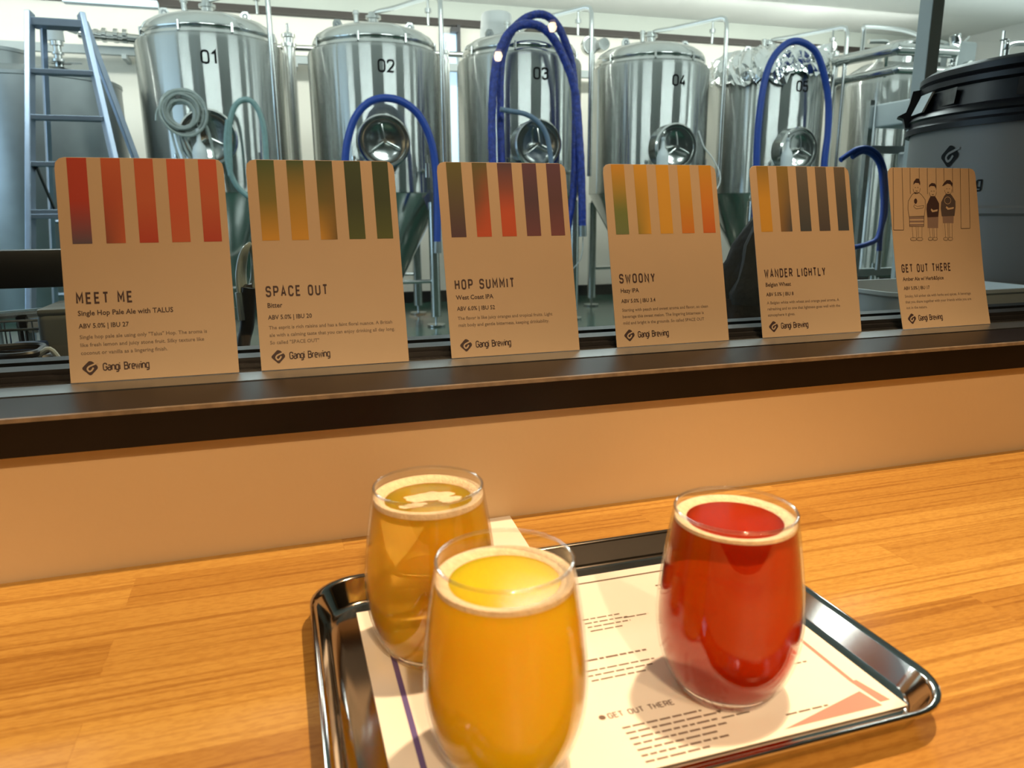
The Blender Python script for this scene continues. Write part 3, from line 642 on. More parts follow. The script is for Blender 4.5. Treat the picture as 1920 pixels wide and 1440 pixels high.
for (px, py), wds, hd in (((1092, 1165), [.030, .034, .034, .026], 0), ((1096, 1243), [.046], 1), ((1098, 1262), [.05, .046, .04], 0), ((1170, 1160), [.02], 0),
                          ((1230, 1100), [.012, .016], 1), ((1475, 1250), [.016], 0), ((1475, 1343), [.030], 0)):
    x, y = wpt(px, py); q = MB(); para(x, y, wds, 0.0052, 0.0019 if hd else 0.0013, q); q.build('text_block', M['grey_ink' if hd else 'faint_ink'], paper, smooth=0)
x, y = wpt(1168, 1368); q = MB(); para(x, y, [.052, .062, .058, .060, .052, .056, .040], 0.0048, 0.0014, q); q.build('text_block', M['grey_ink'], paper, smooth=0)
x, y = wpt(1185, 1345); q = MB(); para(x+0.05, y-0.012, [.03, .02], 0.006, 0.0012, q); q.build('text_block', M['faint_ink'], paper, smooth=0)
x, y = wpt(1126, 1352)
txt = MB(); V, F, wd = strokes('GET OUT THERE', 0.0042, 2.0, 1.3); txt.add([(x+0.006+p[0], y+p[1], e) for p in V], F)
txt.add([(x+0.002+px*0.0022, y+0.0021+py*0.0022, e) for px, py in blob(0, 0, 1, 1, 12)], [tuple(range(12))])
txt.build('heading_lettering', M['grey_ink'], paper, smooth=0)

slip = MB().add([(0.12, -0.0035, 0.7503), (0.2038, -0.0010, 0.7503), (0.199, -0.085, 0.7503), (0.125, -0.085, 0.7503), (0.12, -0.0035, 0.7507), (0.2038, -0.0010, 0.7507), (0.199, -0.085, 0.7507), (0.125, -0.085, 0.7507)],
                [(0, 1, 2, 3), (4, 7, 6, 5), (0, 4, 5, 1), (1, 5, 6, 2), (2, 6, 7, 3), (3, 7, 4, 0)])
tag(slip.build('paper_slip', M['paper'], loc=(0.16, -0.05, 0.7503), smooth=0), 'small white paper slip on the counter behind the back beer glass', 'paper')

OUT = [(.0255, 0), (.0285, .0012), (.0330, .0075), (.0385, .018), (.0425, .032), (.0440, .046), (.0440, .056), (.0430, .070), (.0408, .088), (.0382, .105), (.0360, .1185)]
def r_at(z):
    for (r0, z0), (r1, z1) in zip(OUT, OUT[1:]):
        if z0 <= z <= z1: return r0+(r1-r0)*(z-z0)/(z1-z0)
    return OUT[-1][0]
def smooth_prof(P, k=5):
    return [(p.x, p.z) for p in catmull([Vector((r, 0, z)) for r, z in P], k)]
def tumbler(name, x, y, m, label, level, foam_h, patches=False):
    root = empty(name, (x, y, pz+0.0004)); tag(root, label, 'glass of beer', 'tumblers of beer on the tray')
    op = smooth_prof(OUT); t = 0.0014
    inner = [(max(1e-5, r-t), z) for r, z in op if z > 0.008]
    prof = [(1e-5, 0.0006), (0.0235, 0.0006)]+op+[(OUT[-1][0]-t*0.5, 0.1192)]+inner[::-1]+[(inner[0][0]*0.8, 0.0068), (1e-5, 0.0062)]
    MB().lathe(prof, 72).build('tumbler', M['glass'], root, smooth=60)
    MB().torus(OUT[-1][0]-t*.5, .0009, (0, 0, .1190), None, 72, 10).build('rim', M['lip'], root, smooth=80)
    bs_ = [(r-t*0.6, z) for r, z in op if 0.0009 < z < 0.0062]
    MB().lathe([(1e-5, 0.0010), (0.022, 0.0010)]+bs_+[(bs_[-1][0]-.002, 0.0060), (1e-5, 0.0056)], 72).build('thick_base', M['solid_glass'], root, smooth=50)
    bp = [(max(1e-5, r-t-0.0003), z) for r, z in op if 0.0085 < z < level]
    top = bp[-1][0]
    prof = [(1e-5, 0.0070), (bp[0][0]*0.8, 0.0074)]+bp+[(top, level), (1e-5, level)]
    MB().lathe(prof, 72).build('beer', m, root, smooth=50)
    rt = r_at(level)-t-0.0002
    fp = [(rt, level-foam_h*0.55), (rt-0.0001, level+foam_h*0.45), (rt-0.0022, level+foam_h*0.55), (rt-0.0058, level+foam_h*0.25), (rt-0.0072, level+0.0001), (rt-0.003, level-0.0005)]
    f = MB().lathe(fp, 72, closed=True)
    if patches:
        rg = random.Random(4); n = 60
        for cx, cy, rx, ry, h in ((0.001, 0.003, .0150, .0085, .0006), (-.012, -.009, .0085, .0040, .0004), (.0135, -.006, .0080, .0050, .0004)):
            ph = [rg.uniform(0, 6) for _ in range(3)]
            ring = []
            for i in range(n):
                a = 2*PI*i/n; q = 1+.10*math.sin(2*a+ph[0])+.08*math.sin(5*a+ph[1])+.05*math.sin(9*a+ph[2])
                ring.append(Vector((cx+rx*q*math.cos(a), cy+ry*q*math.sin(a), level+0.0001)))
            c = Vector((cx, cy, level+h)); mid = [c.lerp(p, .7)+Vector((0, 0, h*.4)) for p in ring]
            f.add([c]+mid+ring, [(0, i+1, (i+1) % n+1) for i in range(n)]+[(i+1, i+1+n, (i+1) % n+1+n, (i+1) % n+1) for i in range(n)])
    f.build('foam_ring', M['foam'], root, smooth=60)
    return root
tumbler('beer_glass', 0.1012, -0.3253, M['beer_front'], 'nearest beer glass, hazy orange gold, at the front of the tray', 0.1065, 0.0062)
tumbler('beer_glass', 0.0845, -0.2081, M['beer_back'], 'clear golden beer glass with patchy foam at the back of the tray', 0.1095, 0.0080, True)
tumbler('beer_glass', 0.2510, -0.3060, M['beer_red'], 'amber red beer glass standing at the right of the tray', 0.1120, 0.0048)

# ------------------------------------------------------------------ fermentation tanks
TY = 6.65
def numeral(text, parent, R, zc, cap, x0=0.0, name='number_lettering', m=None):
    V, F, wd = strokes(text, cap, 2.0, 1.2)
    mb = MB(); V = [(p[0]-wd/2, p[1]-cap/2) for p in V]
    mb.add([Vector((R*math.sin((p[0]+x0)/R), -R*math.cos((p[0]+x0)/R), zc+p[1])) for p in V], F)
    return mb.build(name, m or M['black_ink'], parent, smooth=0)
def tank_body(root):
    R = .595
    MB().lathe([(R-.01, 1.205), (R, 1.215), (R, 2.395), (R-.012, 2.425), (R-.045, 2.445)], 96).build('shell', M['steel'], root, smooth=25)
    MB().lathe([(R-.008, 1.207), (R-.03, 1.16), (.07, .22), (.055, .20), (.055, .10), (1e-5, .10)], 72).build('cone', M['polished'], root)
    dome = [(.55, 2.44), (.545, 2.462), (.535, 2.475), (.545, 2.485), (.548, 2.50), (.540, 2.525), (.515, 2.562), (.45, 2.603), (.33, 2.642), (.18, 2.668), (.075, 2.675), (1e-5, 2.677)]
    MB().lathe(dome, 96).build('dome_top', M['polished'], root, smooth=45)
    for sx in (-1, 1):
        for sy in (-1, 1):
            x, y = sx*.40, sy*.46
            lg = MB().cyl(.047, (x, y, .09), (x, y, 1.13), 20).build('leg', M['pipe'], root)
            lg.location = (0, 0, 0)
            MB().cyl(.014, (x, y, .02), (x, y, .09), 10).lathe([(1e-5, .018), (.085, .018), (.085, .006), (1e-5, .004)], 24, (x, y, 0)).build('foot_pad', M['pipe'], lg)
            MB().prism([(x-.05, 1.06), (x+.05, 1.06), (x+.05-.06*sx, 1.24), (x-.05-.06*sx, 1.24)], y-.012, y+.012).build('gusset', M['pipe'], lg, smooth=0)
    # braces between the legs
    for sy in (-1, 1):
        MB().cyl(.018, (-.40, sy*.46, .42), (.40, sy*.46, .42), 10).build('leg_brace', M['pipe'], root)
    RX = Matrix.Rotation(PI/2, 3, 'X')      # local z -> world -y
    mx, mz = -.045, 1.63; my = -.55
    ring = MB().lathe([(.185, 0), (.225, 0), (.215, .05), (.205, .115), (.218, .118), (.222, .132), (.208, .146), (.188, .142), (.182, .12)], 56, (mx, my, mz), RX).build('manway_ring', M['polished'], root, smooth=50)
    MB().lathe([(1e-5, .095), (.06, .098), (.13, .112), (.17, .13), (.186, .128), (.186, .11)], 48, (mx, my, mz), RX).build('manway_door', M['polished'], ring, smooth=60)
    hb = MB()
    for a in (100, 215, 335):
        d = Vector((math.cos(math.radians(a)), 0, math.sin(math.radians(a))))
        hb.tube([Vector((mx, my-.155, mz)), Vector((mx, my-.165, mz))+d*.07, Vector((mx, my-.16, mz))+d*.135], .0085, 8)
    hb.cyl(.018, (mx, my-.10, mz), (mx, my-.18, mz), 12); hb.build('star_handle', M['pipe'], root)
    for sx, sy in ((-.33, -.12), (.30, -.16), (.05, .42)):
        lug = [(sx-.045, 2.565), (sx+.045, 2.565), (sx+.04, 2.66), (sx+.02, 2.69), (sx-.02, 2.69), (sx-.04, 2.66)]
        l = MB().prism(lug, sy-.008, sy+.008).build('lifting_lug', M['pipe'], root, smooth=0)
        MB().torus(.016, .006, (sx, sy-.009, 2.652), Matrix.Rotation(PI/2, 3, 'X'), 16, 6).build('lug_eye', M['dullsteel'], l)
    pt = [(1e-5, 2.63), (.05, 2.63), (.05, 2.68), (.066, 2.683), (.066, 2.70), (.05, 2.703), (.05, 2.735), (.07, 2.738), (.07, 2.76), (.045, 2.764), (.045, 2.79), (1e-5, 2.80)]
    MB().lathe(pt, 28).build('top_port', M['polished'], root, smooth=40)
    MB().cyl(.022, (-.17, -.16, 2.62), (-.17, -.16, 2.76), 14).lathe([(1e-5, 2.73), (.03, 2.73), (.03, 2.745), (1e-5, 2.745)], 14, (-.17, -.16, 0)).build('relief_valve', M['pipe'], root)
    arm = [(0, 0, 2.75), (.03, -.03, 2.79), (.16, -.17, 2.80), (.40, -.50, 2.82), (.455, -.575, 2.82), (.48, -.60, 2.78), (.485, -.61, 2.6), (.485, -.61, 1.36)]
    MB().tube(arm, .021, 12, 5).build('blow_off_pipe', M['pipe'], root)
    MB().cyl(.011, (.40, -.50, 2.80), (.40, -.50, 2.60), 8).lathe([(1e-5, 2.70), (.028, 2.70), (.028, 2.735), (1e-5, 2.74)], 12, (.40, -.50, 0)).build('hanging_valve', M['pipe'], root)
    for a in (-1.95, -1.2, -.35, -2.8):
        c = Vector((.55*math.cos(a), .55*math.sin(a), 2.487)); MB().cyl(.011, c-Vector((0, 0, .035)), c+Vector((0, 0, .035)), 8).build('rim_clamp', M['pipe'], root)
    sv = MB().cyl(.018, (.33, -.50, 1.40), (.33, -.60, 1.40), 12).cyl(.024, (.33, -.60, 1.34), (.33, -.60, 1.46), 12).cyl(.010, (.33, -.60, 1.46), (.33, -.60, 1.53), 8)
    sv.build('sample_valve', M['pipe'], root)
    dv = MB().cyl(.016, (-.30, -.50, 1.36), (-.30, -.58, 1.36), 10).cyl(.013, (-.30, -.58, 1.36), (-.30, -.58, 1.48), 10).lathe([(1e-5, 1.48), (.02, 1.485), (.02, 1.51), (1e-5, 1.52)], 10, (-.30, -.58, 0))
    dv.build('thermometer_probe', M['pipe'], root)
TX = [-.39, 1.0, 2.38, 3.77, 5.16]
tlab = ['polished steel fermentation tank numbered 01, nearest the ladder', 'polished steel fermentation tank numbered 02, with one blue hose arched over its hatch',
        'polished steel fermentation tank numbered 03, with two wrapped blue hoses over its top', 'polished steel fermentation tank numbered 04, without any hose hung on it',
        'polished steel fermentation tank numbered 05, its top wrapped in foil']
t0 = empty('fermentation_tank', (TX[0], TY, 0)); tag(t0, tlab[0], 'tank', 'numbered fermentation tanks'); tank_body(t0)
tanks = [t0]+[copy_thing(t0, (x, TY, 0), tlab[i+1]) for i, x in enumerate(TX[1:])]
for i, t in enumerate(tanks): numeral('0%d' % (i+1), t, .5965, 2.245, .090, 0.01)

# larger plain tank at right with a hatch on its top
rt = empty('brewing_tank', (6.85, TY, 0)); tag(rt, 'unnumbered polished steel tank with hatch, right of the foil topped tank', 'tank')
MB().lathe([(1e-5, .25), (.5, .28), (.62, .36), (.63, .40), (.63, 2.36), (.62, 2.39), (.55, 2.50), (.36, 2.62), (1e-5, 2.64)], 80).build('shell', M['steel'], rt, smooth=40)
hp = MB().lathe([(.36, 2.58), (.36, 2.76), (.385, 2.765), (.385, 2.79), (.30, 2.83), (.12, 2.855), (1e-5, 2.86)], 48, (.05, -.12, 0)); hp.build('hatch', M['polished'], rt)
for sx in (-1, 1):
    for sy in (-1, 1): MB().cyl(.04, (sx*.42, sy*.42, 0), (sx*.42, sy*.42, .45), 14).build('leg', M['pipe'], rt)
rp = MB().tube([(-1.0, -.60, 2.55), (-1.0, -.60, 2.80), (-.97, -.60, 2.84), (-.5, -.55, 2.85), (-.12, -.45, 2.82), (-.12, -.40, 2.78)], .022, 10, 4); rp.build('hand_rail', M['pipe'], rt)
MB().tube([(-.93, -.6, 2.70), (-.72, -.6, 2.71), (-.69, -.6, 2.68), (-.69, -.6, 2.56), (-.60, -.5, 2.40)], .022, 10, 4).build('inlet_pipe', M['pipe'], rt)

# left tank behind the ladder
lt = empty('water_tank', (-1.74, 6.6, 0)); tag(lt, 'matt grey steel tank behind the ladder at the left edge', 'tank')
MB().lathe([(1e-5, .2), (.60, .22), (.62, .26), (.62, 2.05), (.628, 2.055), (.628, 2.08), (.60, 2.095), (.42, 2.155), (.25, 2.17), (1e-5, 2.175)], 80).build('shell', M['dullsteel'], lt, smooth=40)
MB().lathe([(.30, 2.10), (.30, 2.27), (.31, 2.27), (.31, 2.295), (.15, 2.31), (1e-5, 2.315)], 48, (-.30, -.05, 0)).build('hatch', M['dullsteel'], lt, smooth=40)
for sx in (-1, 1):
    for sy in (-1, 1): MB().cyl(.04, (sx*.42, sy*.42, 0), (sx*.42, sy*.42, .25), 12).build('leg', M['dullsteel'], lt)
MB().tube([(-.34, -.345, 2.20), (-.32, -.37, 2.24), (-.26, -.37, 2.24), (-.24, -.345, 2.20)], .012, 8, 4).build('lift_ring', M['pipe'], lt)

# ------------------------------------------------------------------ step ladder
ld = empty('step_ladder', (-1.1, 4.6, 0)); tag(ld, 'aluminium step ladder standing open left of the first numbered tank', 'ladder')
L0 = Vector(ld.location)
def rail(name, a, b_, w=.032, d=.06, m='alu'):
    a, b_ = Vector(a)-L0, Vector(b_)-L0; dirn = (b_-a); L = dirn.length
    q = dirn.to_track_quat('Z', 'Y').to_matrix()
    MB().box(-w/2, w/2, -d/2, d/2, 0, L, 0, q, a).build(name, M[m], ld, smooth=0, bevel=.004)
TL, TR = at(57, 33, y=4.75), at(153, 36, y=4.75)
zt = TL.z
def drop(T, q): d = q-T; return T+d*((0.01-T.z)/d.z)
FL = drop(TL, at(58, 455, y=4.42)); FR = drop(TR, at(214, 300, y=4.55))
rail('front_rail', FL, TL+Vector((0, 0, .03))); rail('front_rail', FR, TR+Vector((0, 0, .03)))
rail('rear_rail', Vector((-1.56, 5.4, .01)), TL+Vector((.05, .06, 0)), .028, .045); rail('rear_rail', Vector((-.54, 5.4, .01)), TR+Vector((.0, .06, 0)), .028, .045)
def on(A, B, z): t = (z-A.z)/(B.z-A.z); return A+(B-A)*t
MB().box(TL.x-.0-L0.x, TR.x-L0.x, TL.y-.03-L0.y, TL.y+.09-L0.y, zt-.045, zt).build('top_tread', M['alu'], ld, smooth=0, bevel=.004)
for py in (128, 217, 305, 393):
    z = at(100, py, y=4.62).z; a = on(FL, TL, z); c = on(FR, TR, z)
    MB().box(a.x-L0.x, c.x-L0.x, a.y-.035-L0.y, a.y+.045-L0.y, z-.028, z).build('tread', M['alu'], ld, smooth=0, bevel=.003)
for z in (1.05, .75, .45, .18):
    a = on(FL, TL, z); c = on(FR, TR, z); MB().box(a.x-L0.x, c.x-L0.x, a.y-.035-L0.y, a.y+.045-L0.y, z-.028, z).build('tread', M['alu'], ld, smooth=0, bevel=.003)
for z in (1.0, .5):
    a = on(Vector((-1.56, 5.4, .01)), TL+Vector((.05, .06, 0)), z); c = on(Vector((-.54, 5.4, .01)), TR+Vector((0, .06, 0)), z)
    MB().cyl(.014, a-L0, c-L0, 8).build('rear_bar', M['alu'], ld)
a = on(FL, TL, 1.32); c = on(Vector((-1.56, 5.4, .01)), TL+Vector((.05, .06, 0)), 1.05)
MB().box(-.006, .006, -.012, .012, 0, (c-a).length, 0, (c-a).to_track_quat('Z', 'Y').to_matrix(), a-L0+Vector((.03, 0, 0))).build('spreader', M['black'], ld, smooth=0)

# ------------------------------------------------------------------ pipework on the back wall
wr = empty('wall_pipe_run', (-1.0, 7.9, 2.6)); tag(wr, 'grey conduit and steel pipe with couplings running along the back wall behind the tanks', 'pipe')
W0 = Vector(wr.location)
MB().box(-3.9-W0.x, 6.9-W0.x, .02, .08, -.045, .035).build('conduit', M['light_grey'], wr, smooth=0, bevel=.004)
MB().cyl(.045, Vector((-1.62, 7.86, 2.72))-W0, Vector((-.7, 7.86, 2.67))-W0, 18).build('pipe', M['polished'], wr)
for x in (-1.56, -1.47, -1.40, -1.30, -1.22):
    MB().cyl(.065 if x != -1.47 else .052, Vector((x-.018, 7.86, 2.716))-W0, Vector((x+.018, 7.86, 2.714))-W0, 18).build('coupling', M['polished'], wr)
for x in (-1.25, .35, 1.95):
    MB().box(x-.02-W0.x, x+.02-W0.x, -.06, .25, -.09, -.045).build('bracket', M['light_grey'], wr, smooth=0)
MB().cyl(.03, Vector((.1, 7.86, 2.69))-W0, Vector((2.3, 7.86, 2.72))-W0, 14).build('pipe', M['polished'], wr)

vv = empty('white_valve', (-1.485, 6.30, 2.185)); vv.scale = (.95, .95, .63); tag(vv, 'white elbow pipe and steel valve seen through the top of the ladder', 'valve')
MB().tube([(0, 0, .26), (0, 0, .40), (.03, .02, .455), (.10, .06, .46), (.16, .09, .44)], .062, 16, 5, rf=lambda t: 1.0 if t < .75 else 1.15).build('elbow', M['white_plastic'], vv)
MB().lathe([(.05, 0.02), (.05, .05), (.03, .055), (.03, .10), (.045, .105), (.045, .13), (.032, .135), (.032, .2), (.05, .205), (.05, .26), (1e-5, .27)], 20).build('valve_stem', M['pipe'], vv, smooth=40)
MB().box(-.06, .17, -.02, .02, 0, .022).build('valve_lever', M['pipe'], vv, smooth=0, bevel=.003)
MB().lathe([(1e-5, -.05), (.032, -.04), (.032, 0.0), (.09, -.0)], 16).build('flange', M['pipe'], vv)
MB().cyl(.035, (0, 0, -.04), (0, 0, 0), 14).build('socket', M['pipe'], vv)

tf_ = empty('tube_fixture', at(200, 4, y=7.4)); tag(tf_, 'pale blue grey lamp rail hanging high at the top left corner', 'lamp rail')
O = Vector(tf_.location); a = at(118, -2, y=7.4)-O; b_ = at(297, 11, y=7.4)-O
MB().box(a.x, b_.x, -.05, .05, -.03, .03).build('rail', mat('pale_blue_paint', (0.45, 0.55, 0.62), .4), tf_, smooth=0, bevel=.006)
for q in (a.x+.1, b_.x-.1): MB().cyl(.008, (q, 0, .03), (q, 0, 3.3-O.z), 8).build('hanger', M['pipe'], tf_)

def column(px, y, z0, z1, r, label):
    p = at(px, 180, y=y); o = empty('stainless_column', (p.x, y, 0)); tag(o, label, 'pipe')
    MB().cyl(r, (0, 0, z0), (0, 0, z1), 20).build('tube', M['pipe'], o)
    MB().lathe([(1e-5, z1), (r*1.3, z1), (r*1.3, z1+.03), (r*.8, z1+.035), (r*.8, z1+.08), (r*1.15, z1+.085), (r*1.15, z1+.11), (r*.3, z1+.13), (r*.3, z1+.2), (1e-5, z1+.21)], 18).build('valve_top', M['polished'], o, smooth=40)
column(548, 7.1, 0, 2.55, .055, 'slim vertical steel pipe with valve top between tanks 01 and 02')
column(838, 7.3, 0, 2.52, .035, 'slim vertical steel pipe with valve top between tanks 02 and 03')

# ------------------------------------------------------------------ hoses
def hose(name, pts, r, m, label, cat='hose', group=None, y=5.93, ends=True, jit=0.0, extra=None):
    P = [at(p[0], p[1], y=(p[2] if len(p) > 2 else y)) for p in pts]
    o = empty(name, P[-1]); tag(o, label, cat, group)
    Q = [p-Vector(o.location) for p in P]
    MB().tube(Q, r, 12, 8, jit=jit).build('hose_tube', m, o)
    if extra:
        for k, ex in enumerate(extra):
            E_ = [at(p[0], p[1], y=(p[2] if len(p) > 2 else y))-Vector(o.location) for p in ex]
            MB().tube(E_, r, 12, 8, jit=jit).build('hose_tube', m, o)
    if ends:
        d = (Q[-1]-Q[-2]).normalized()
        MB().cyl(r*1.12, Q[-1]-d*.01, Q[-1]+d*.09, 14).build('end_fitting', M['dullsteel'], o)
    return o
hose('blue_hose', [(647, 420), (647, 360), (648, 290), (655, 250), (668, 217), (690, 193), (720, 184), (752, 190), (782, 212), (803, 250), (815, 300), (820, 380), (820, 455)], .032, M['blue_hose'],
     'bright blue hose arched over the hatch of tank 02')
hose('blue_hose', [(926, 420), (924, 330), (922, 220), (928, 130), (942, 82), (962, 54), (990, 45), (1016, 52), (1040, 76), (1062, 120), (1078, 170), (1085, 240), (1090, 330), (1092, 425)], .036, M['blue_wrap'],
     'outer of the two wrinkled blue hoses hanging over the top of tank 03', group=None, y=5.92, jit=.06)
hose('blue_hose', [(941, 420), (940, 300), (938, 190), (940, 120), (950, 78), (968, 48), (994, 30), (1020, 28), (1044, 46), (1062, 84), (1074, 130), (1079, 200), (1078, 300), (1074, 370), (1062, 440)], .034, M['blue_wrap'],
     'darker inner blue hose hanging over the top of tank 03 from its lid', y=6.0, jit=.06)
hose('blue_hose', [(1415, 420), (1418, 310), (1422, 230), (1434, 150), (1450, 108), (1472, 84), (1492, 77), (1514, 84), (1532, 102), (1545, 140), (1553, 190), (1552, 250), (1545, 310), (1542, 420)], .033, M['blue_hose'],
     'dull blue hose arched over the foil covered front of tank 05')
hose('blue_hose', [(1576, 300), (1590, 290), (1607, 280), (1627, 278), (1646, 290), (1657, 315), (1661, 350), (1660, 400), (1652, 430), (1648, 474)], .0135, M['blue_hose'],
     'short looped blue hose at the right of tank 05 above the grey basin', y=2.62, extra=[[(1598, 294), (1618, 284), (1637, 292), (1650, 312), (1655, 350), (1655, 400), (1646, 445), (1625, 458), (1600, 464), (1585, 462)]])
# fitting with a branch hose at tank 03
hose('branch_hose', [(938, 205, 5.86), (955, 208, 5.86), (985, 214, 5.86), (1008, 228, 5.85), (1024, 252, 5.85), (1032, 290, 5.85), (1036, 340, 5.85)], .022, mat('grey_blue_hose', (0.13, 0.19, 0.27), .4), 'thin grey blue hose branching across the hatch of tank 03', ends=False)
# clear coils on tank 01
co = empty('clear_hose_coil', at(343, 212, y=5.90)); tag(co, 'coil of clear hose hung on the front of tank 01', 'hose')
rr = random.Random(3); pts = []
for i in range(240):
    a = 2*PI*i/16.35; r = .122+.048*math.sin(i*.0713)*math.cos(i*.021)+.012*math.sin(i*.36)+rr.uniform(-.004, .004)
    pts.append(Vector((r*math.cos(a)+.008*math.sin(i*.05), -.02+.030*math.sin(i*.11), r*math.sin(a)+.006*math.cos(i*.083))))
MB().tube(pts, .0105, 8, 4).build('coil', M['clear_hose'], co)
MB().tube([(.12, -.01, -.06), (.16, -.02, -.10), (.185, 0, -.22), (.20, 0, -.42)], .013, 8, 6).build('hose_tail', M['clear_hose'], co)
for k in range(4): MB().tube([(-.10+k*.03, .0, -.10), (-.085+k*.032, 0, -.22), (-.06+k*.04, 0, -.34), (-.02+k*.045, 0, -.48)], .009, 8, 5).build('hose_tail', M['clear_hose'], co)
MB().tube([(-.155, 0, .05), (-.185, 0, 0), (-.195, 0, -.06)], .010, 8, 4).build('hose_tail', M['clear_hose'], co)
MB().cyl(.02, (-.02, .05, .12), (-.02, -.05, .12), 10).build('hook', M['pipe'], co)
hose('green_hose', [(432, 330), (430, 270), (431, 230), (440, 200), (456, 187), (474, 192), (488, 215), (496, 250), (500, 310)], .022, M['green_hose'],
     'pale green clear hose looped beside the hatch of tank 01', ends=False, y=5.88, extra=[[(428, 225), (424, 265), (428, 310), (442, 345), (462, 366), (478, 372)]])
for nm, px, lab in (('spray_bottle', 374, 'white translucent funnel bottle hanging at the hatch of tank 01'), ('spray_bottle', 1243, 'white translucent funnel bottle hanging at the hatch of tank 04'), ('spray_bottle', 1476, 'white translucent funnel bottle hanging at the hatch of tank 05')):
    p = at(px, 285 if px > 500 else 275, y=5.88); o = empty(nm, p); tag(o, lab, 'bottle', 'white bottles hanging at the tank hatches')
    MB().lathe([(1e-5, -.16), (.055, -.16), (.058, -.05), (.045, 0), (.018, .04), (.014, .10), (.02, .105), (.02, .13), (1e-5, .135)], 20).build('bottle_body', M['white_plastic'] if px > 2000 else M['grey_plastic'], o, smooth=50)
    MB().tube([(0, 0, .13), (0, -.005, .17), (.02, .01, .19), (.05, .05, .18), (.06, .14, .17)], .008, 6, 3).build('hook', M['pipe'], o)
fc = hose('thin_cable', [(1310, 245), (1320, 275), (1335, 295), (1348, 320), (1350, 340), (1342, 356), (1330, 362)], .006, M['white_plastic'], 'thin white cable dangling right of tank 04', 'cable', ends=False)
hose('thin_cable', [(1093, 445), (1092, 470), (1086, 490), (1070, 508)], .005, M['light_grey'], 'thin grey cable dangling under the blue hoses of tank 03', 'cable', ends=False)

# foil on tank 05
def foil_sheet():
    b = MB(); rg = random.Random(11); seg = 110; prof = [(.05, 2.72), (.12, 2.70), (.20, 2.675), (.28, 2.665), (.36, 2.645), (.44, 2.625), (.52, 2.60), (.57, 2.56), (.60, 2.50), (.62, 2.44), (.628, 2.38), (.635, 2.32), (.64, 2.26)]
    vs = []
    for j, (r, z) in enumerate(prof):
        for i in range(seg):
            a = 2*PI*i/seg; k = .034 if j < 9 else .022
            low = 0.0
            if j >= 9:
                lim = 2.375+.035*math.sin(a*2+1.9)+.02*math.sin(5*a)+.02*math.sin(11*a+1)+.03*math.exp(-((a-1.5*PI)/.35)**2)
                if math.cos(a-3.7) > .75: lim -= .09
                z2 = max(z, lim)
            else: z2 = z
            up = .13*max(0, math.cos(a-.3))**2*(1 if 3 < j < 9 else .5 if j == 9 else 0)
            vs.append(Vector(((r+rg.uniform(-k*.5, k))*math.cos(a), (r+rg.uniform(-k*.5, k))*math.sin(a), z2+up+rg.uniform(-k, k))))
    fs = []
    for j in range(len(prof)-1):
        for i in range(seg):
            i2 = (i+1) % seg; fs += [(j*seg+i, j*seg+i2, (j+1)*seg+i2), (j*seg+i, (j+1)*seg+i2, (j+1)*seg+i)]
    fs.append(tuple(range(seg)))
    return b.add(vs, fs)
fo = foil_sheet(); fo.v = [p+Vector((TX[4], TY, 0)) for p in fo.v]
tag(fo.build('foil_cover', M['foil'], loc=(TX[4], TY, 2.45), smooth=0), 'crumpled aluminium foil wrapped over the dome of tank 05', 'foil')
# foil hood behind
fh = MB(); rg = random.Random(5); c0 = at(1545, 100, y=7.1)
n1, n2 = 22, 14; vs = []
for j in range(n2+1):
    for i in range(n1):
        a = 2*PI*i/n1; r = (.34-.10*abs(j/n2-.3))*(1+rg.uniform(-.06, .06)); vs.append(Vector((c0.x-.05+r*math.cos(a), 7.25+.25*math.sin(a), 2.48+.40*j/n2+rg.uniform(-.012, .012)+.06*math.cos(a)*(j/n2))))
fs = [(j*n1+i, j*n1+(i+1) % n1, (j+1)*n1+(i+1) % n1, (j+1)*n1+i) for j in range(n2) for i in range(n1)]+[tuple(n2*n1+i for i in range(n1))]
tag(fh.add(vs, fs).build('foil_hood', M['foil'], loc=(c0.x, 7.25, 2.48), smooth=20), 'tall foil wrapped hood standing behind the foil topped tank', 'foil')

# white bucket behind tank 03 top
jb = at(932, 66, y=6.75); bk = empty('white_bucket', (TX[2]-.18, 6.80, 2.63)); tag(bk, 'translucent white plastic bucket upside down on the top of tank 03', 'bucket')
MB().lathe([(.165, -.0), (.17, .0), (.172, .03), (.165, .035), (.145, .25), (.13, .265), (1e-5, .27)], 32).build('body', M['white_plastic'], bk, smooth=40)
MB().torus(.168, .008, (0, 0, .03), None, 32, 8).build('rim', M['white_plastic'], bk)
# round gauge between tanks 03 and 04
gp = at(1106, 86, y=7.0); gg = empty('pressure_gauge', gp); tag(gg, 'round steel gauge between the tops of tanks 03 and 04', 'gauge')
RX90 = Matrix.Rotation(PI/2, 3, 'X')
MB().lathe([(1e-5, .03), (.08, .03), (.09, .02), (.09, -.03), (1e-5, -.03)], 28, (0, 0, 0), RX90).build('dial_case', M['pipe'], gg)
MB().lathe([(1e-5, .033), (.07, .033), (.07, .03)], 28, (0, 0, 0), RX90).build('dial_face', M['white_plastic'], gg)
MB().lathe([(1e-5, .12), (.06, .12), (.065, .0), (1e-5, -.02)], 20, (.11, .0, .0), RX90).build('diaphragm', M['polished'], gg)
MB().cyl(.02, (.05, .02, -.08), (.05, .02, -1.2), 12).build('stem', M['pipe'], gg)

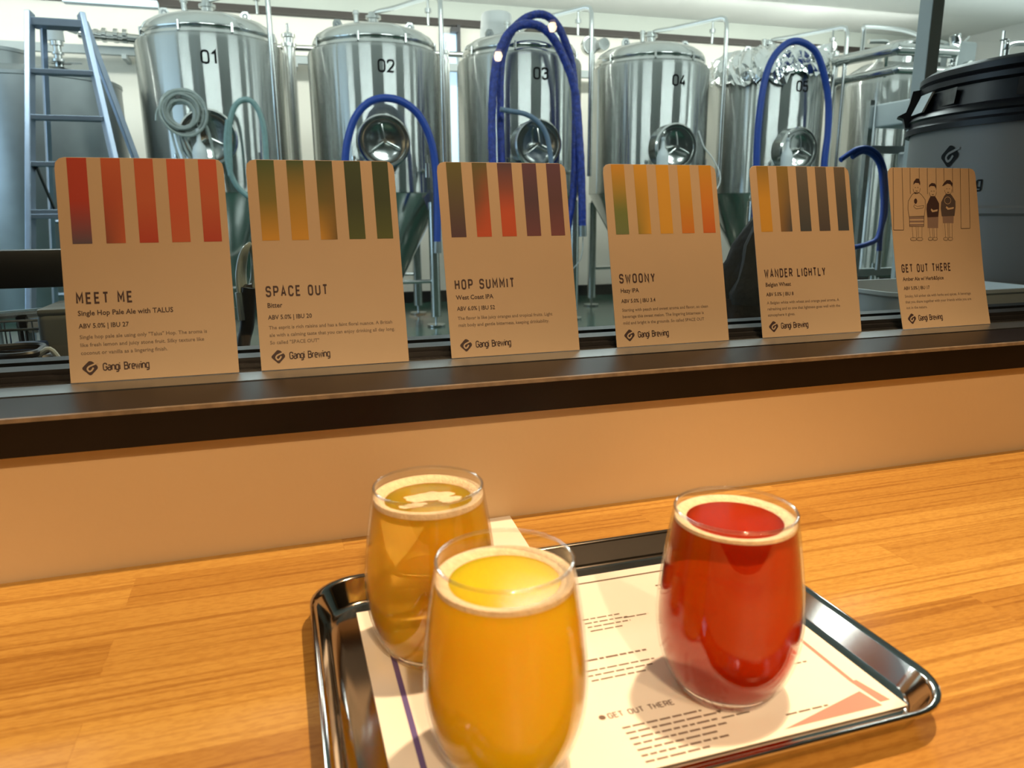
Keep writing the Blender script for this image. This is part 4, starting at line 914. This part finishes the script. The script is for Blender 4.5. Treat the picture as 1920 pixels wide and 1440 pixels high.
# ------------------------------------------------------------------ right side equipment
pr = empty('pipe_rails', (5.9, 5.5, 2.4)); tag(pr, 'pair of thick shiny insulated pipes crossing in front of the hatch topped tank', 'pipe')
O = Vector(pr.location)
for k, (a, b_, c) in enumerate((((1566, 116, 6.2), (1680, 92, 5.4), (1790, 98, 5.4)), ((1566, 154, 6.2), (1680, 130, 5.4), (1790, 134, 5.4)))):
    P = [at(q[0], q[1], y=q[2])-O for q in (a, b_, c)]
    MB().tube([P[0], P[0].lerp(P[1], .93), P[1], P[1].lerp(P[2], .08), P[2]], .055 if k == 0 else .042, 14, 4).build('pipe', M['polished'], pr)
for q in ((1570, 6.15), (1735, 5.4)):
    p = at(q[0], 130, y=q[1]); MB().cyl(.03, Vector((p.x, q[1]+.04, 2.62))-O, Vector((p.x, q[1]+.04, 0))-O, 12).build('post', M['pipe'], pr)

ca = empty('canning_machine', (3.0, 2.7, 0)); tag(ca, 'steel machine frame with a pale grey panel left of the big black lidded tank', 'machine')
p0, p1 = at(1641, 196, y=2.75), at(1641, 241, y=2.75); O = Vector(ca.location)
MB().rbox(p0.x-O.x, p0.x-O.x+.5, -.55, .05, p1.z, p0.z, .012).build('panel', M['light_grey'], ca)
for x, y in ((p0.x-.02, 2.76), (p0.x+.48, 2.76), (p0.x+.48, 2.16), ):
    MB().box(x-.014-O.x, x+.014-O.x, y-.014-O.y, y+.014-O.y, 0, p0.z+.02).build('post', M['pipe'], ca, smooth=0)
for z in (1.355, .7): MB().box(p0.x-O.x, p0.x+.48-O.x, .045, .075, z-.02, z+.02).build('cross_bar', M['light_grey'], ca, smooth=0)
MB().box(p0.x-O.x+.16, p0.x-O.x+.46, -.3, .03, 1.22, 1.34).build('drive_box', M['dullsteel'], ca, smooth=0, bevel=.01)

po = tag(MB().box(2.255, 2.308, 1.60, 1.66, 0, 3.3).build('steel_post', M['light_grey'], loc=(2.28, 1.63, 0), smooth=0, bevel=.003), 'grey square steel post rising behind the black lidded tank', 'post')

kg = empty('lidded_tank', (1.646, .56, 0)); tag(kg, 'large grey plastic tank with a black clamp lid at the right edge', 'tank')
RK = .32
MB().lathe([(1e-5, .30), (RK-.02, .30), (RK, .32), (RK, 1.03), (RK+.006, 1.035), (RK+.006, 1.045), (RK, 1.05), (RK, 1.205), (RK-.01, 1.215), (1e-5, 1.215)], 96).build('body', M['keg_body'], kg, smooth=35)
lidp = [(RK+.002, 1.205), (RK+.010, 1.203), (RK+.011, 1.214), (RK+.004, 1.220), (RK+.004, 1.228), (RK+.008, 1.232), (RK+.002, 1.24), (RK-.012, 1.248), (RK-.018, 1.285), (RK-.010, 1.290), (RK-.010, 1.300), (RK-.016, 1.304), (RK-.010, 1.309), (RK-.010, 1.320), (RK-.022, 1.328), (RK-.06, 1.33), (1e-5, 1.345)]
MB().lathe(lidp, 96).build('lid', M['lid'], kg, smooth=35)
an = math.radians(138)
def kp(a, r, z): return Vector((r*math.cos(a), r*math.sin(a), z))
hdl = MB()
for a in (an,):
    pts = [kp(a, RK-.012, 1.302), kp(a, RK+.004, 1.30), kp(a, RK+.008, 1.275), kp(a, RK+.014, 1.256), kp(a, RK+.030, 1.248), kp(a, RK+.018, 1.243), kp(a, RK+.012, 1.222), kp(a, RK-.012, 1.228)]
    t = Vector((-math.sin(a), math.cos(a), 0))*.028
    n = len(pts); hdl.add([p-t for p in pts]+[p+t for p in pts], [tuple(range(n)), tuple(range(n, 2*n))[::-1]]+[(i, i+n, (i+1) % n+n, (i+1) % n) for i in range(n)])
hdl.build('latch_handle', M['lid'], kg, smooth=0)
a2 = an+.27
mbx = MB(); pts = [kp(a2-.10, RK-.008, 1.286), kp(a2+.10, RK-.008, 1.286), kp(a2+.08, RK+.007, 1.246), kp(a2-.13, RK+.007, 1.246)]
mbx.add(pts+[p*0.985+Vector((0, 0, p.z*.015)) for p in pts], [(0, 1, 2, 3), (4, 7, 6, 5), (0, 4, 5, 1), (1, 5, 6, 2), (2, 6, 7, 3), (3, 7, 4, 0)]); mbx.build('latch_plate', M['grey_plastic'], kg, smooth=0, label='grey latch plate')
def keg_angle(px, py):
    r = RT*((px-960)/FPX)+DN*((py-720)/FPX)+FW; o = CAM[:2]-np.array([1.646, .56]); d = r[:2]/np.linalg.norm(r[:2])
    bq = o@d; t = -bq-math.sqrt(max(0, bq*bq-(o@o-RK*RK))); q = o+t*d
    return math.atan2(q[1], q[0]), CAM[2]+r[2]*t/np.linalg.norm(r[:2])
st = MB(); s0 = keg_angle(1788, 170)[0]; s1 = keg_angle(1905, 165)[0]; aa = [s0+(s1-s0)*i/12 for i in range(13)]
st.add([kp(a, RK-.004-(0.0), 1.252) for a in aa]+[kp(a, RK-.008, 1.284) for a in aa], [(i, i+1, 14+i, 13+i) for i in range(12)])
st.build('lid_sticker', mat('dark_glossy_label', (.035, .033, .035), .3, 0, .6, 60), kg)
def on_keg(V, F, ca_, zc, name, m, dr=.0012):
    mb = MB(); mb.add([kp(ca_+p[0]/RK, RK+dr, zc+p[1]) for p in V], F); mb.build(name, m, kg, smooth=0)
lgp = at(1781, 293, y=.43); la = math.atan2(lgp.y-.56, lgp.x-1.646)
la, lz = keg_angle(1781, 293); V, F, V2, F2 = logo_shapes(.021)
on_keg([(p[0]*1.05, p[1]) for p in V], F, la, lz, 'logo_mark', M['black_ink']); on_keg([(p[0]*1.05, p[1]) for p in V2], F2, la, lz, 'logo_letter', M['keg_body'], .0018)
ta, tz_ = keg_angle(1840, 348); V, F, wd = strokes('Gangi Brewing', .020, 1.3, 1.1); on_keg([(p[0]-wd, p[1]) for p in V], F, ta, tz_-.004, 'brand_lettering', M['black_ink'])
MB().box(-.24, .24, -.24, .24, .02, .30).build('plinth', M['black'], kg, smooth=0, bevel=.01)
for sx in (-1, 1):
    for sy in (-1, 1): MB().cyl(.03, (sx*.2, sy*.2, 0), (sx*.2, sy*.2, .03), 10).build('foot', M['black'], kg)

cb = empty('control_box', at(1795, 108, y=5.6)); tag(cb, 'grey control box with foil wrapped pipe behind the black lid', 'control box')
MB().rbox(-.12, .16, -.08, .1, -.30, .14, .03).build('casing', M['light_grey'], cb)
MB().cyl(.012, (.05, 0, .13), (.12, 0, .20), 8).build('knob', M['pipe'], cb)
MB().tube([(-.17, -.1, -.5), (-.17, -.1, -.1), (-.15, -.1, .08), (-.17, -.1, .18)], .05, 12, 4, jit=.12).build('wrapped_pipe', M['foil'], cb)
MB().cyl(.05, (.03, -.14, -.1), (.03, -.05, -.1), 16).build('round_gauge', M['polished'], cb)
MB().cyl(.03, (.02, .05, -.3), (.02, .05, -(cb.location.z)), 10).build('stand', M['pipe'], cb)
rp = empty('bent_pipe', at(1885, 112, y=4.2)); tag(rp, 'bent steel pipe at the right edge above the black lid', 'pipe')
O = Vector(rp.location)
MB().tube([at(1884, 140, y=4.2)-O+Vector((0, 0, -1.6)), at(1884, 115, y=4.2)-O, at(1886, 95, y=4.2)-O, at(1896, 83, y=4.2)-O, at(1925, 81, y=4.2)-O, at(1990, 80, y=4.2)-O], .022, 12, 5).build('tube', M['pipe'], rp)
MB().tube([at(1879, 140, y=4.3)-O+Vector((0, 0, -1.6)), at(1883, 58, y=4.3)-O], .014, 8).build('tube', M['pipe'], rp)
MB().cyl(.03, at(1883, 76, y=4.3)-O, at(1883, 73, y=4.3)-O, 10).build('collar', M['pipe'], rp)

# ------------------------------------------------------------------ bench under the window and what lies on it
BZ = .822
bench = empty('work_bench', (.35, .42, 0)); tag(bench, 'dark steel work bench standing right behind the window', 'bench')
MB().box(-1.35, .945, -.18, .13, BZ-.03, BZ).build('bench_top', M['frame'], bench, smooth=0, bevel=.003)
for x in (-1.3, -.2, .85):
    for y in (-.15, .1): MB().box(x-.02, x+.02, y-.02, y+.02, 0, BZ-.03).build('leg', M['frame'], bench, smooth=0)
def bpt(px, py, y): return at(px, py, y=y)
# black panel at the left edge
bp0, bp1 = bpt(122, 468, .50), bpt(122, 537, .50)
bx = empty('black_screen', (bp0.x-.22, .50, BZ)); tag(bx, 'black flat screen panel seen edge to edge at the left behind the red striped card', 'screen')
MB().rbox(-.22, .22, -.012, .012, bp1.z-BZ, bp0.z-BZ+.001, .003, 2).build('panel', M['black'], bx)
MB().box(-.03, .03, .012, .03, .006, bp0.z-BZ-.02).box(-.03, .03, -.0, .02, .006, bp1.z-BZ+.01).build('stand', M['black'], bx, smooth=0)
MB().box(-.09, .09, -.06, .06, 0, .006).build('foot', M['black'], bx, smooth=0)
# grey machine box
g0, g1 = bpt(73, 583, .36), bpt(135, 665, .36)
gb = empty('grey_pump_box', ((g0.x+g0.x+.13)/2, .38, BZ)); tag(gb, 'rounded grey machine casing half hidden by the red striped card', 'machine')
MB().rbox(-.065, .065, -.04, .06, .004, g0.z-BZ, .010).build('casing', M['grey_box'], gb)
MB().box(-.025, .06, -.0412, -.0395, .045, .048).build('slot', M['black'], gb, smooth=0)
MB().rbox(-.064, .064, -.039, .059, g0.z-BZ-.006, g0.z-BZ+.004, .004, 2).build('top_cover', M['grey_box'], gb)
for sx in (-.05, .05): MB().cyl(.008, (sx, -.02, 0), (sx, -.02, .006), 8).build('foot', M['black'], gb)
CZ = .866
cr = empty('black_crate', (-.29, .275, BZ)); tag(cr, 'low black crate behind the window rail at the left, carrying cup and cable', 'crate')
MB().rbox(-.12, .11, -.062, .062, .004, CZ-BZ, .004, 2).build('crate_shell', M['black'], cr)
for sx in (-.09, .08): MB().box(sx-.012, sx+.012, -.05, .05, 0, .005).build('skid', M['black'], cr, smooth=0)
# wire rack
wk = empty('wire_basket', (-.345, .415, BZ)); tag(wk, 'black wire basket behind the window at the far left', 'basket')
wb = MB(); ww, dd, hh = .08, .045, .088
for z in (0.004, hh*.55, hh):
    wb.tube([(-ww, -dd, z), (ww, -dd, z), (ww, dd, z), (-ww, dd, z)], .0018, 6, closed=True)
for k in range(11):
    x = -ww+2*ww*k/10
    for y in (-dd, dd): wb.tube([(x, y, .004), (x, y, hh)], .0011, 5)
    wb.tube([(x, -dd, .004), (x, dd, .004)], .0011, 5)
wb.build('wire_frame', M['pipe'], wk)
db = tag(MB().rbox(-.297, -.262, .300, .330, CZ, CZ+.036, .003, 2).build('blue_carton', M['dark_blue'], loc=(-.28, .315, CZ)), 'small dark blue box beside the grey machine casing at left', 'box')
cp = empty('green_cup', (-.312, .300, CZ)); tag(cp, 'pale green cup on the bench at the left edge', 'cup')
MB().lathe([(1e-5, 0), (.0115, 0), (.0132, .030), (.0122, .030), (.0105, .003), (1e-5, .003)], 24).build('cup_wall', M['pale_green'], cp)
cl = empty('cable_coil', (-.272, .248, CZ)); tag(cl, 'coil of black cable on the bench behind the glass at left', 'cable')
pts = []
for i in range(60):
    a = 2*PI*i/13; r = .028+.005*math.sin(i*1.3); pts.append(Vector((r*math.cos(a), r*.75*math.sin(a), .006+.0006*i)))
MB().tube(pts, .0038, 8, 3).build('cable', M['black'], cl)
MB().tube([(.02, -.01, .03), (.035, -.015, .04), (.045, -.01, .02), (.05, 0, .008)], .0028, 8, 5).build('plug_wire', M['light_grey'], cl)
for k, (px, py, r, lab) in enumerate(((120, 676, .0095, 'white round plastic float touching the edge of the red striped card'), (88, 692, .0085, 'pale crumpled plastic wrapper left of the white float'), (73, 692, .0075, 'bluish crumpled plastic wrapper next to the black cable coil'))):
    p = bpt(px, py, .255)
    o = MB(); bm = bmesh.new(); bmesh.ops.create_icosphere(bm, subdivisions=3, radius=r); rg = random.Random(k)
    for v in bm.verts:
        v.co *= 1+(rg.uniform(-.18, .18) if k else 0); v.co.z *= 1.3 if k else 1.0
    bm.verts.index_update()
    o.add([v.co+Vector((p.x, p.y, CZ+r*(1.25 if k else 1.0))) for v in bm.verts], [[v.index for v in f.verts] for f in bm.faces]); bm.free()
    if not k: o.cyl(r*.35, (p.x, p.y, CZ+r*1.8), (p.x-.006, p.y, CZ+r*2.4), 8)
    tag(o.build('plastic_float' if not k else 'plastic_wrapper', M['white_plastic'] if not k else M['grey_plastic'], loc=(p.x, p.y, CZ), smooth=60 if not k else 20), lab, 'float' if not k else 'wrapper')
tb = empty('steel_tubing', (-.30, .54, BZ)); tag(tb, 'steel tubes lying on the bench behind the grey machine casing', 'tube')
MB().cyl(.007, (-.09, -.0, .085), (.14, -.01, .098), 10).build('tube', M['pipe'], tb)
MB().cyl(.009, (-.05, .0, .068), (.12, .0, .083), 10).build('tube', M['grey_plastic'], tb)
for x in (-.045, .10): MB().box(x-.006, x+.006, -.012, .008, 0, .085).build('rest', M['black'], tb, smooth=0)
# spray gun between the first two cards
sg = empty('spray_gun', (-.043, .43, BZ)); tag(sg, 'black spray gun handle with clear hose loop between the first two menu cards', 'spray gun')
q0, q1 = bpt(462, 545, .43), bpt(458, 638, .43); O = Vector(sg.location)
MB().tube([q0-O+Vector((.004, 0, .004)), bpt(465, 580, .43)-O, bpt(463, 612, .43)-O, bpt(456, 640, .43)-O+Vector((0, 0, -.006)), Vector((-.006, 0, .004))], .0095, 12, 6, rf=lambda t: 1.15-.25*t).build('grip', M['black'], sg)
MB().tube([bpt(449, 548, .425)-O, bpt(452, 575, .425)-O, bpt(455, 600, .425)-O], .006, 10, 4).build('trigger', M['pipe'], sg)
MB().cyl(.011, bpt(446, 552, .44)-O, bpt(476, 545, .44)-O, 12).build('barrel', M['black'], sg)
for k in range(5):
    MB().tube([bpt(449+k*3, 548, .43+.004*k)-O, bpt(446+k*3, 515, .43+.004*k)-O, bpt(452+k*2, 480, .43)-O, bpt(464+k, 462-k, .43)-O, bpt(474, 480, .44)-O, bpt(478-k, 520, .44+.004*k)-O, bpt(474-k*2, 548, .44)-O], .0035, 8, 5).build('hose_loop', M['clear_hose'], sg)
# black garment between the fourth and fifth cards
gm = empty('folded_apron', (.795, .45, BZ)); tag(gm, 'black cloth apron bundle standing between the yellow and grey striped cards', 'apron')
def lump(prof, jit, seed, cx, cy, n=30, fold=.18):
    rg = random.Random(seed); b = MB(); vs = []; ph = [rg.uniform(0, 6) for _ in range(4)]
    for z, rx, ry, ox in prof:
        for i in range(n):
            a = 2*PI*i/n; f = 1+fold*math.sin(4*a+ph[0]+z*20)+fold*.6*math.sin(7*a+ph[1])+rg.uniform(-jit, jit)
            vs.append(Vector((cx+ox+rx*f*math.cos(a), cy+ry*f*math.sin(a), z)))
    m_ = len(prof); fs = [(j*n+i, j*n+(i+1) % n, (j+1)*n+(i+1) % n, (j+1)*n+i) for j in range(m_-1) for i in range(n)]
    fs += [tuple(range(n))[::-1], tuple((m_-1)*n+i for i in range(n))]
    return b.add(vs, fs)
lump([(.002, .045, .035, -.012), (.03, .046, .035, -.012), (.058, .05, .036, -.01), (.075, .052, .04, -.012)], .03, 2, 0, 0).build('brown_fold', M['brown_cloth'], gm, smooth=60, label='dark brown lower fold')
lump([(.066, .060, .042, -.010), (.085, .066, .045, -.012), (.11, .058, .045, -.004), (.14, .050, .04, .0), (.165, .046, .038, .002), (.19, .034, .030, .006), (.21, .022, .020, .008), (.226, .010, .010, .010)], .04, 4, 0, 0).build('black_cloth', M['black_cloth'], gm, smooth=60)
MB().lathe([(.006, 0), (.009, .002), (.006, .004)], 12, (.0, -.052, .108), RX90, closed=True).build('buckle', M['pipe'], gm)
# basin at right
p0 = bpt(1604, 514, .50)
bs = empty('grey_basin', (1.125, .42, BZ)); tag(bs, 'pale grey plastic basin between the grey striped card and the rightmost card', 'basin')
b = MB(); vs = []; rings = [(.02, .03, .004), (.005, .04, .03), (0, .04, .078), (-.006, .042, .082), (-.006, .042, .088), (.002, .04, .088), (.008, .038, .030), (.024, .03, .012)]
for ins, r, z in rings: vs += [Vector((x, y, z)) for x, y in rrect(-.155+ins, .155-ins, -.11+ins, .11-ins, r)]
n = len(vs)//len(rings); fs = [(j*n+i, j*n+(i+1) % n, (j+1)*n+(i+1) % n, (j+1)*n+i) for j in range(len(rings)-1) for i in range(n)]
fs += [tuple(range(n))[::-1], tuple((len(rings)-1)*n+i for i in range(n))]
b.add(vs, fs).build('tub', M['grey_plastic'], bs, smooth=45)
MB().cyl(.012, (-.1, 0, 0), (-.1, 0, .005), 8).cyl(.012, (.1, 0, 0), (.1, 0, .005), 8).build('foot', M['grey_plastic'], bs)

# pendant lamps in the taproom, whose light the window mirrors
for k, (mx_, mz_, lab) in enumerate(((2.11, 2.387, 'higher of two small warm pendant lamps in the taproom behind the camera'), (1.683, 2.162, 'lower of two small warm pendant lamps in the taproom behind the camera'))):
    o = empty('pendant_lamp', (mx_, -4.69, mz_)); tag(o, lab, 'lamp', 'taproom pendant lamps')
    MB().lathe([(1e-5, -.035), (.02, -.03), (.033, 0), (.02, .03), (1e-5, .04)], 20).build('bulb', M['bulb'], o)
    MB().lathe([(.02, .03), (.05, .04), (.055, .10), (.02, .12), (1e-5, .12)], 20).build('shade', M['black'], o)
    MB().cyl(.004, (0, 0, .12), (0, 0, 2.85-mz_), 6).build('cord', M['black'], o)
